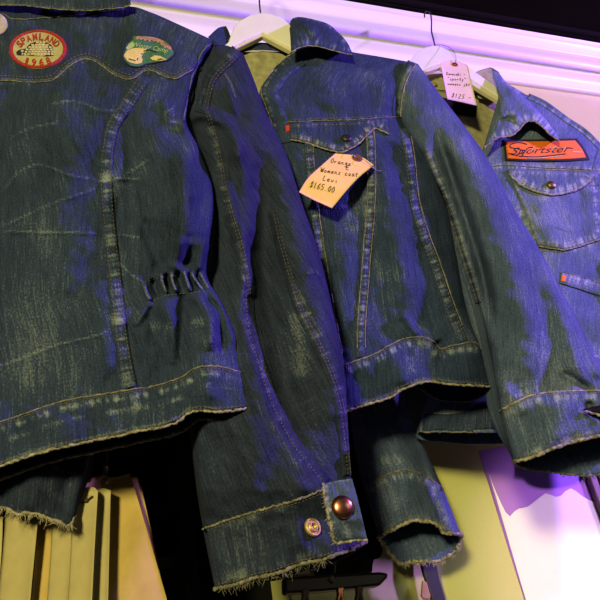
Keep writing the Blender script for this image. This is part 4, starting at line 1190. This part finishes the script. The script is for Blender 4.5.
B3 = [fl3, we3, pk3, yk3, hb3, body3]
sew([(B3, offset_line(F3B, -2.6)), (B3, offset_line(F3B, -5)), (B3, offset_line(PK['bot'], -2)), (B3, offset_line(PK['bot'], -5)), (B3, [(513, 180), (524, 208), (538, 243)]), (B3, [(592, 178), (595, 210), (598, 237)]), (B3, offset_line(YK3, -2)), (B3, [(564, 277), (600, 287)]), (B3, [(562, 281), (600, 293)]), (B3, [(540, 231), (553, 227.5), (566, 231), (590, 235)])], M_THRW, r3)
# orange lettered patch
pb = overlay('badge', [yk3, body3], [(503, 140), (520, 139.5), (545, 139.2), (577, 138.2)], [(505, 160.5), (530, 161.5), (560, 161.5), (590, 160)], M_DKTHR, r3, .0036, 40, 14, .3, 0, 0, mids=([(504, 150), (530, 150), (560, 150), (585, 149)],))
tag(pb['o'], 'orange badge with a dark border and script lettering')
po = overlay('felt', [pb], [(505.5, 142), (520, 141.5), (545, 141.2), (575, 140.4)], [(507.5, 158.4), (530, 159.4), (560, 159.3), (586, 157.6)], M_ORANGE, pb['o'], .0012, 40, 14, .3, 0, 0, mids=([(506.5, 150), (530, 150.2), (560, 150.1), (582, 149)],))
a, b = np.array([511, 154.3]), np.array([571, 151.8]); t = b-a; L = np.linalg.norm(t); t /= L; nn = np.array([t[1], -t[0]])
fx = lambda x, y: tuple(a+t*x*L+nn*y*6.6)
V, Fc = join(decal([po], text_polys('Sportster', fx, -.004, .45), .0010, .0005)); mesh('lettering', V, Fc, M_DKTHR, pb['o'], smooth=False)
V, Fc = join(strokes([po], [[(527, 144.2), (519, 142.4), (510.5, 144.5), (511, 147.5), (519, 149), (523, 151.5), (516, 155), (508, 153)], [(521, 157), (528, 148), (534, 147.5)], [(519, 156), (535, 156.8), (552, 155.4), (566, 153.8)], [(566, 147.5), (573, 148.3)]], .45, .0012))
mesh('script_flourish', V, Fc, M_DKTHR, pb['o'], smooth=False)
V, Fc = join(strokes([po], [[(528, 158), (545, 157.6), (562, 155.6)], [(531, 151.5), (534, 147)], [(552, 150.5), (556, 145.5)], [(563, 151), (566, 147)], [(573, 151.6), (582, 152)]], .4, .0014))
mesh('highlight_thread', V, Fc, M_BRICK, pb['o'], smooth=False)

# right sleeve, hanging below jacket two
CT3 = [(366, 488), (376, 480), (387, 474.5), (398, 471), (408, 470), (422, 474), (435, 482), (443, 489)]
CB3 = [(379, 538), (386, 533), (395, 529), (404, 524), (412, 521), (422, 521), (431, 522.5), (438, 526), (443, 533), (452, 534), (461, 535)]
CB3B = [(379, 538), (384, 545), (392, 556), (400, 563), (412, 562), (423, 561), (436, 561.5), (448, 556), (457, 549), (461, 535)]
ws3 = wear_fn([(offset_line(CT3, 5), 3.5, .45, 3), (offset_line(CB3, -3), 3, .3, 6), ([(372, 410), (385, 404), (398, 402)], 9, .3, 0), ([(380, 462), (395, 458), (405, 462)], 6, .3, 4), ([(430, 485), (442, 510), (448, 530)], 2.5, .3, 3)], lambda x, y: .05*wav(x, y, 35, 6)+.05)
sl3 = shell('sleeve', J3, [
    dict(f=[(318, 120), (350, 115), (385, 118)], T=.010, y=.016),
    dict(f=[(324, 200), (362, 198), (398, 196)], T=.024, y=.024),
    dict(f=[(338, 320), (372, 318), (404, 316)], T=.024, y=.026),
    dict(f=[(350, 402), (378, 400), (405, 396)], T=.024, y=.026),
    dict(f=[(356, 446), (392, 442), (424, 446)], T=.024, y=.026),
    dict(f=CT3, T=.024, y=.026), dict(f=CB3, T=.026, y=.026, b=CB3B)], M_D2S, r3, 90, 200, p=2.2, kb=.6, wear=ws3,
    disp=[Ridge([(392, 400), (400, 450), (412, 520)], .006, 12), Ridge([(415, 440), (432, 490), (446, 532)], -.004, 5), Ridge([(372, 420), (380, 470), (392, 520)], .003, 10)])
cuff3 = overlay('cuff', sl3, CT3, CB3, M_D2S, sl3['o'], .0024, 70, 26, .5, .0004, 32)
edge_tube('cuff_edge', cuff3['F'][0], .0008, M_EDGED, sl3['o'], .0002)
edge_tube('hem_edge', sl3['F'][-1]-J3.n*.0012, .0018, M_EDGE, sl3['o'], .0004)
edge_tube('hem_edge', sl3['B'][-1], .0020, M_EDGE, sl3['o'], .0005)
fringe('frayed_edge', sl3['B'][-1][8:82], M_FRAY, sl3['o'], 220, .006, .0003)
sew([([cuff3, sl3], offset_line(CT3, 2)), ([cuff3, sl3], offset_line(CB3, -4)), ([cuff3, sl3], [(428, 482), (440, 508), (446, 530)])], M_THR, sl3['o'])

# left sleeve of jacket three, mostly past the right edge of the picture
sl3b = shell('sleeve', J3, [
    dict(f=[(600, 148), (618, 150), (636, 166)], T=.010, y=.004), dict(f=[(600, 178), (630, 176), (662, 180)], T=.028, y=-.004),
    dict(f=[(602, 230), (644, 230), (684, 224)], T=.034, y=-.010), dict(f=[(609, 320), (658, 320), (704, 312)], T=.033, y=-.010),
    dict(f=[(624, 430), (672, 428), (718, 416)], T=.030, y=-.006), dict(f=[(632, 480), (680, 476), (728, 462)], T=.028, y=-.006)],
    M_D3, r3, 60, 120, p=2.3, kb=.8, wear=wear_fn([([(628, 436), (672, 434), (720, 422)], 4, .4, 4)], CW), disp=[Ridge([(640, 200), (655, 300), (672, 420)], .008, 16)])
edge_tube('hem_edge', sl3b['F'][-1]-J3.n*.001, .0012, M_EDGE, sl3b['o'])

# ================================================================== hangers, tags, papers, poster
h2 = thing('clothes_hanger', J2.P(np.array(262.), np.array(40.)), 'white wooden hanger holding the middle jacket, seen at its open neck', 'hanger', 'wooden hangers')
prism('hanger_bar', J2, [(170, 84), (205, 60), (228, 42), (233, 28), (240, 20), (250, 14.5), (260, 12.5), (270, 13.5), (282, 17), (290, 24), (300, 38), (340, 58), (392, 76), (390, 86), (340, 70), (302, 54), (290, 47), (276, 40), (262, 32), (256, 35), (244, 40), (234, 46), (208, 68), (176, 92)], .010, .012, M_HANG, h2, .002)
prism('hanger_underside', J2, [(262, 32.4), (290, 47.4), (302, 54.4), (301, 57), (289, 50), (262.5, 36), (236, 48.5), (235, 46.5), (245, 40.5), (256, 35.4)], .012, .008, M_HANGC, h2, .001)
V, Fc = tube_g(pcurve(J2, [(260.5, 13), (259.5, 4), (259, -6), (257, -18), (254, -30), (258, -40), (266, -38), (270, -30)], .016, 40), .0013, 8)
mesh('hook', V, Fc, M_BLKMET, h2)

h3 = thing('clothes_hanger', J3.P(np.array(440.), np.array(65.)), 'white wooden hanger with a brass hook, holding the right hand jacket', 'hanger', 'wooden hangers')
prism('hanger_bar', J3, [(372, 96), (398, 76), (408, 62), (416, 53), (425, 47), (433, 45), (441, 46), (452, 52), (464, 62), (476, 72), (503, 91), (540, 118), (539, 126), (502, 98.5), (472, 80), (455, 70), (440, 63.5), (432, 66), (424, 70), (404, 84), (376, 104)], .012, .010, M_HANG, h3, .002)
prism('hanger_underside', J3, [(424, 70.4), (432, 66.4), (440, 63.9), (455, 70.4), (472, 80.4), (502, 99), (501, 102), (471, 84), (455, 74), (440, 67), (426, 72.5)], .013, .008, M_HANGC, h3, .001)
V, Fc = tube_g(pcurve(J3, [(435, 46), (433, 38), (431.5, 31), (431.5, 22), (430.5, 14), (427.5, 10.5), (425, 12.5), (424.5, 17)], .017, 40), .0014, 8)
tag(mesh('hook', V, Fc, mat('dark_brass', (.16, .10, .035), .35, .9), h3), 'dark brass hook')

# manila tag on jacket two
tg2 = thing('price_tag', J2.P(np.array(335.), np.array(205.)), 'manila price tag hanging tilted under the pocket flap of the middle jacket', 'tag', 'handwritten price tags')
c2 = sheet('card', J2, [[(336, 153.5), (354, 155), (364, 158), (373, 164.5)], [(334, 154.5), (352, 158), (372.5, 166)], [(322, 165), (340, 171), (358, 178)], [(308, 178), (326, 185), (346, 191)], [(299, 192), (314, 200), (332, 208)]], [-.052, -.053, -.060, -.062, -.058], M_TAG, tg2, 18, 24, .0005)
rows = [('Orange', (330, 162.5), (351, 166), 4.6), ('E', (345, 169), (349, 170), 4.2), ('Womens coat', (320, 172), (358, 177), 4.8), ('Levi', (322, 180), (338, 183.5), 5.0), ('$165.00', (309, 187), (334, 193), 6.2)]
for w_, a, b, h in rows:
    V, Fc = join(strokes([c2], hand(w_, a, b, h), .33, .0005)); mesh('handwriting', V, Fc, M_INK, c2['o'], smooth=False)
P, d = cast([c2['bvh']], J2, np.array(357.), np.array(158.6))
V, Fc = lathe_g(P, -J2.n, [(.0008, .0001), (.0058, .0002), (.0060, .0010), (.0045, .0014), (.0024, .0012), (.0020, .0004), (.0006, .0003)], 20)
tag(mesh('eyelet', V, Fc, mat('brown_card_ring', (.16, .045, .02), .7), tg2), 'brown reinforcing ring')
V, Fc = tube_g(pcurve(J2, [(357, 158.5), (364, 160), (372, 166), (377, 170.5), (382, 170.5), (388, 166)], [-.0535, -.060, -.056, -.050, -.045, -.040], 30), .0004, 6); mesh('string', V, Fc, M_STEEL, tg2)
V, Fc = tube_g(pcurve(J2, [(357, 158.5), (352, 154), (348, 149), (345, 144)], [-.0535, -.058, -.050, -.040], 20), .0004, 6); mesh('string', V, Fc, M_STEEL, tg2)

tg3 = thing('price_tag', J3.P(np.array(462.), np.array(105.)), 'pale price tag tied to the hanger hook of the right hand jacket', 'tag', 'handwritten price tags')
c3 = sheet('card', J3, [[(444, 60.8), (452, 60), (460, 61.7), (463, 63.5)], [(441, 63.5), (452, 64), (468, 66.5)], [(443.5, 78), (456, 80), (471.5, 83)], [(447.5, 99), (462, 102), (477, 105.5)]], [-.012, -.013, -.018, -.020], M_TAGW, tg3, 14, 20, .0005, curl=lambda u, v: .002*np.sin(3*u+v))
for w_, a, b, h in [('Kawasaki -', (446, 75), (465, 76), 3.0), ('"sporty"', (447, 80), (466, 81), 3.0), ("womens jkt", (447.5, 85), (470, 86.2), 3.0), ('$125 -', (451, 97), (471, 100), 4.2)]:
    V, Fc = join(strokes([c3], hand(w_, a, b, h), .27, .0005)); mesh('handwriting', V, Fc, M_INK, c3['o'], smooth=False)
P, d = cast([c3['bvh']], J3, np.array(454.8), np.array(65.))
ang = np.linspace(0, 2*math.pi, 24, endpoint=False)
V, Fc = tube_g(P-J3.n*.0006+.0038*(np.cos(ang)[:, None]*np.array([1., -.1, 0])+np.sin(ang)[:, None]*np.array([0, 0, 1.])), .0015, 8, True)
tag(mesh('eyelet', V, Fc, mat('red_card_ring', (.26, .02, .03), .6), tg3), 'red reinforcing ring')
V, Fc = tube_g(pcurve(J3, [(454.8, 65), (456, 58), (454, 52), (449, 47), (442, 45), (435, 45)], [-.014, -.014, -.008, .002, .010, .016], 30), .0004, 6); mesh('string', V, Fc, M_INK, tg3)

# ------------------------------------------------------------------ paper patterns hanging below the left jacket
KP = Plane(0, .552)
GRP = 'folded paper patterns'


def paper(lab, rows, off, m, th=.002, extra=None):
    o = sheet('paper_pattern', KP, rows, off, m, None, 12, 24, th, lab, 'paper pattern', GRP, curl=lambda u, v: .002*np.sin(4*u+2*v)+.0012*np.sin(9*v+u))
    return o


k1 = paper('wide orange-brown paper pattern, rightmost of the hanging sheets', [[(100, 478), (116, 477), (130, 473.5)], [(102, 530), (124, 525), (144, 520)], [(105, 700), (160, 690), (193, 690)]], .012, M_KRAFT)
paper('orange-brown paper pattern whose corner peeks out behind the rightmost sheet', [[(118, 479), (137.5, 476.5)], [(120, 520), (147, 512)], [(125, 690), (185, 690)]], .022, M_KRAFT)
paper('orange-brown paper pattern, hindmost of those peeking out at the right', [[(120, 486), (141.5, 486.5)], [(122, 530), (147, 515)], [(125, 690), (180, 690)]], .030, M_KRAFT)
paper('orange-brown paper pattern behind the steel hook', [[(84, 480), (102, 475)], [(84, 520), (108, 516)], [(84, 690), (116, 690)]], .036, M_KRAFT)
k4 = paper('narrow buff paper pattern beside the wide orange-brown one', [[(94, 489), (104, 488), (111, 490.5)], [(95, 498), (110.5, 497)], [(94, 560), (109, 560)], [(90, 690), (106, 690)]], -.002, M_MANIL)
k5 = paper('buff paper pattern with a small string clasp near its top', [[(72, 490), (84, 487), (94, 487), (98, 491)], [(72, 500), (97.5, 499)], [(70, 560), (94, 560)], [(62, 690), (88, 690)]], -.012, M_MANIL)
paper('buff paper pattern left of the clasped one, its top under the frayed cuff', [[(52, 500), (76, 498)], [(50, 560), (71, 560)], [(40, 690), (66, 690)]], -.004, M_MANIL)
paper('orange-brown paper pattern between two buff ones below the frayed cuff', [[(36, 502), (60, 500)], [(35, 560), (52, 560)], [(22, 690), (44, 690)]], .004, M_KRAFT)
paper('broad pale buff paper pattern at the left below the frayed cuff', [[(6, 500), (40, 500)], [(2, 560), (34, 560)], [(-12, 690), (22, 690)]], -.006, M_MANIL)
paper('grey-buff paper pattern cut off by the left edge of the picture', [[(-30, 505), (3, 503)], [(-34, 560), (1, 560)], [(-50, 690), (-10, 690)]], .002, M_MANIL)
cl = k5['o']
V, Fc = tube_g(np.concatenate([cast([k5['bvh']], KP, np.array([81., 84, 86, 89, 92.5]), np.array([504., 502, 500.5, 499.5, 496.5]))[0]-np.array([0, .002, 0])]), .0007, 6); mesh('string', V, Fc, M_INK, cl)
P, d = cast([k5['bvh']], KP, np.array(86.5), np.array(501.)); V, Fc = lathe_g(P, -KP.n, [(.0018, 0), (.0018, .002), (.0006, .0026)], 12); mesh('clasp', V, Fc, M_INK, cl)
for lab, (x0, y0, x1, y1), off in (('dull steel hook holding the paper patterns, nearer the frayed cuff', (92, 430, 87.5, 480), .012), ('dull steel hook holding the rightmost paper pattern', (108, 440, 105, 481), .008)):
    t_ = thing('pattern_hook', KP.P(np.array(float(x1)), np.array(float(y1)), off), lab, 'hook', 'pattern hooks')
    V, Fc = tube_g(pcurve(KP, [(x0, y0), ((x0*.6+x1*.4), (y0*.6+y1*.4)), (x1, y1-12), (x1-.5, y1-2), (x1+1.5, y1+1), (x1+3, y1-2)], off-.006, 24), .0016, 8); mesh('hook', V, Fc, M_STEEL, t_)
    V, Fc = tube_g(px3(KP, [(x1+.8, y1-14), (x1+.3, y1-4)], off-.009), .0022, 8); mesh('clip', V, Fc, M_STEEL, t_)
    a = px3(KP, [(x0, y0)], off-.006)[0]; V, Fc = tube_g(np.array([a, a+[0, .02, .10], [a[0], .70, RZ-.012]]), .0014, 8); mesh('rod', V, Fc, M_STEEL, t_)

# ------------------------------------------------------------------ clip hanger, black skirt and black strap in the middle below
CH = Plane(0, .60)
ch = thing('clip_hanger', CH.P(np.array(340.), np.array(590.)), 'black bar hanger with three clips at the bottom, under the open cuff', 'hanger')
prism('bar', CH, [(284, 577), (300, 576), (345, 573.5), (380, 571.5), (389.5, 573), (388, 577.5), (380, 586), (350, 589.5), (320, 592), (284, 594.5)], .000, .012, M_BLKMET, ch, .003)
for x, y in ((306, 593), (341, 591), (360, 590)):
    cp = prism('clip', CH, [(x-3.5, y-4), (x+3.5, y-4.5), (x+3, y+4), (x+5, y+13), (x+1, y+13), (x, y+6), (x-2, y+13), (x-5, y+13), (x-3, y+4)], -.004, .006, M_COPPER if x == 341 else mat('brown_clip', (.10, .045, .035), .5), ch, .001)
V, Fc = tube_g(pcurve(CH, [(334, 574), (335, 560), (336, 540), (338, 500), (338, 440)], .006, 20), .0014, 8); mesh('hook', V, Fc, M_BLKMET, ch)
V, Fc = lathe_g(CH.P(np.array(332.), np.array(579.), -.001), -CH.n, [(.004, -.001), (.004, .0006), (.002, .0012), (.0003, .0013)], 4); mesh('rivet', V, Fc, mat('dull_olive_metal', (.09, .08, .05), .6), ch)
sk = sheet('black_cloth', CH, [[(300, 380), (340, 378), (384, 378)], [(296, 460), (340, 460), (388, 460)], [(296, 545), (335, 545), (383, 547)], [(312, 563), (342, 562), (374, 560)], [(316, 575), (342, 574), (372, 572)]], [.048, .046, .042, .040, .038], M_BLACK, None, 24, 24, .004, 'folded black cloth hanging over the clip hanger, dark between the two hanging cuffs', 'cloth', curl=lambda u, v: .003*np.sin(14*u)*v)
for lab, pts, off in (('pale card edge lying on the bar of the clip hanger', [[(282, 566), (318, 566)], [(282, 570), (317, 570)]], .006), ('second pale card edge, just below the first on the clip hanger', [[(282, 571.5), (312, 571)], [(282, 575), (311, 574.5)]], .002)):
    sheet('card_strip', CH, pts, off, mat('dim_card', (.22, .21, .15), .8), None, 8, 4, .003, lab, 'card')
bs = Plane(0, .655)
st = thing('black_strap', bs.P(np.array(435.), np.array(640.)), 'black strap hanging against the olive wall below the frayed cuff', 'strap')
prism('strap', bs, [(404, 400), (414, 400), (428, 470), (436, 560), (440, 580), (447, 604), (462, 660), (449, 660), (434, 604), (427, 582), (421, 562), (416, 470)], -.004, .006, M_BLKMET, st, .001)
prism('leather_end', bs, [(423, 580), (427, 582), (431, 596), (430, 599), (424, 599), (421.5, 596)], -.006, .004, M_LEATH, st, .001)

# ------------------------------------------------------------------ poster panel on the wall: violet shade painted lilac, lit part a white sheet
po_ = sheet('poster', W0, [[(478.5, 451), (590, 430)], [(528, 610), (650, 590)], [(545, 665), (676, 645)]], -.0010, M_LILAC, None, 20, 20, .001, 'poster panel on the olive wall at the lower right, violet shade put into its lilac colour', 'poster')
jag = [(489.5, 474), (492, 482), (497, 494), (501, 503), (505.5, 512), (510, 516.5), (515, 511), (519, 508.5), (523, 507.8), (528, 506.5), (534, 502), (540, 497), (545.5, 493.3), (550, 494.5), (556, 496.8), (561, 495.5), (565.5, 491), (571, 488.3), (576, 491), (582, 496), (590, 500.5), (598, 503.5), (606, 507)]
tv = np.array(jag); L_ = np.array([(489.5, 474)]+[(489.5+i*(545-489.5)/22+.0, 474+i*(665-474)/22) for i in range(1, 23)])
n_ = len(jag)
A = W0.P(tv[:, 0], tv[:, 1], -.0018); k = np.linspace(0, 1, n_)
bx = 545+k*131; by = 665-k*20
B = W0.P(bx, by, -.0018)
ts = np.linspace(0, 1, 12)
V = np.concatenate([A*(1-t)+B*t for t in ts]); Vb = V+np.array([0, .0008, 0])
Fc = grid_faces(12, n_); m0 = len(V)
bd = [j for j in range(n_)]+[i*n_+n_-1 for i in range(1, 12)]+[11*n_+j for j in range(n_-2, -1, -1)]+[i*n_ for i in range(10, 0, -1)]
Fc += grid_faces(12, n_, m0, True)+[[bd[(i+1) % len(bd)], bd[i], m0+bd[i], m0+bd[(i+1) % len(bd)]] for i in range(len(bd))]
tag(mesh('lit_panel_sheet', np.concatenate([V, Vb]), Fc, M_WHITEP, None, smooth=False), 'added white sheet over the lilac panel, shaped as its lit part below a jagged shadow edge', 'paper')
q = [(589, 462), (600, 462), (664, 640), (650, 640)]
bt_ = thing('wooden_frame_strip', W0.P(np.array(640.), np.array(600.)), 'brown wooden frame strip along the right side of the poster panel', 'frame')
prism('strip', W0, [(587, 470), (594, 468), (658, 640), (650, 642)], -.010, .010, M_BROWN, bt_, .002)
prism('strip_bead', W0, [(596, 468), (604, 467), (668, 640), (660, 642)], -.013, .013, M_BROWN, bt_, .003)

# ================================================================== camera and light
cam = bpy.data.cameras.new('camera'); co = bpy.data.objects.new('camera', cam); COL.objects.link(co)
from mathutils import Matrix
co.matrix_world = Matrix(((Rt[0], Up[0], -Fw[0], EYE[0]), (Rt[1], Up[1], -Fw[1], EYE[1]), (Rt[2], Up[2], -Fw[2], EYE[2]), (0, 0, 0, 1)))
cam.sensor_width = 36; cam.sensor_fit = 'HORIZONTAL'; cam.lens = 36*FPX/600; cam.clip_start = .02
SC.camera = co


def lamp(name, kind, loc, tgt, col, power, size=.1, spot=None, blend=.4):
    l = bpy.data.lights.new(name, kind); l.color = col; l.energy = power
    if kind == 'AREA': l.shape = 'DISK'; l.size = size
    else: l.shadow_soft_size = size
    if spot: l.spot_size = math.radians(spot); l.spot_blend = blend
    o = bpy.data.objects.new(name, l); COL.objects.link(o)
    o.location = loc
    o.rotation_euler = (Vector(tgt)-Vector(loc)).to_track_quat('-Z', 'Y').to_euler()
    return o


lamp('violet_lamp', 'SPOT', (2.0, -.42, ZC+.84), (.15, .55, ZC+.5), (.36, .17, 1.0), 400, .05, 120, .6)
lamp('warm_shop_lamp', 'AREA', (-.9, -1.3, ZC+.45), (.1, .6, ZC+.2), (1.0, .88, .38), 50, .3)
lamp('warm_spot_lamp', 'SPOT', (1.5, -1.4, ZC+.45), (.5, .67, ZC-.05), (1.0, .92, .62), 15, .3, 40, .8)
lamp('pink_panel_fill', 'SPOT', (.95, -.40, ZC-.22), (.60, .67, ZC+.01), (.88, .55, 1.0), 46, .03, 20, .5)  # unseen lamp, added to brighten the lilac panel
w = bpy.data.worlds.new('room_air'); SC.world = w; w.use_nodes = True
w.node_tree.nodes['Background'].inputs['Color'].default_value = (.80, .85, .55, 1)
w.node_tree.nodes['Background'].inputs['Strength'].default_value = .03
SC.view_settings.view_transform = 'Standard'; SC.view_settings.look = 'None'; SC.view_settings.gamma = 1
SC.view_settings.exposure = 0
try: SC.view_settings.use_curve_mapping = False
except Exception: pass
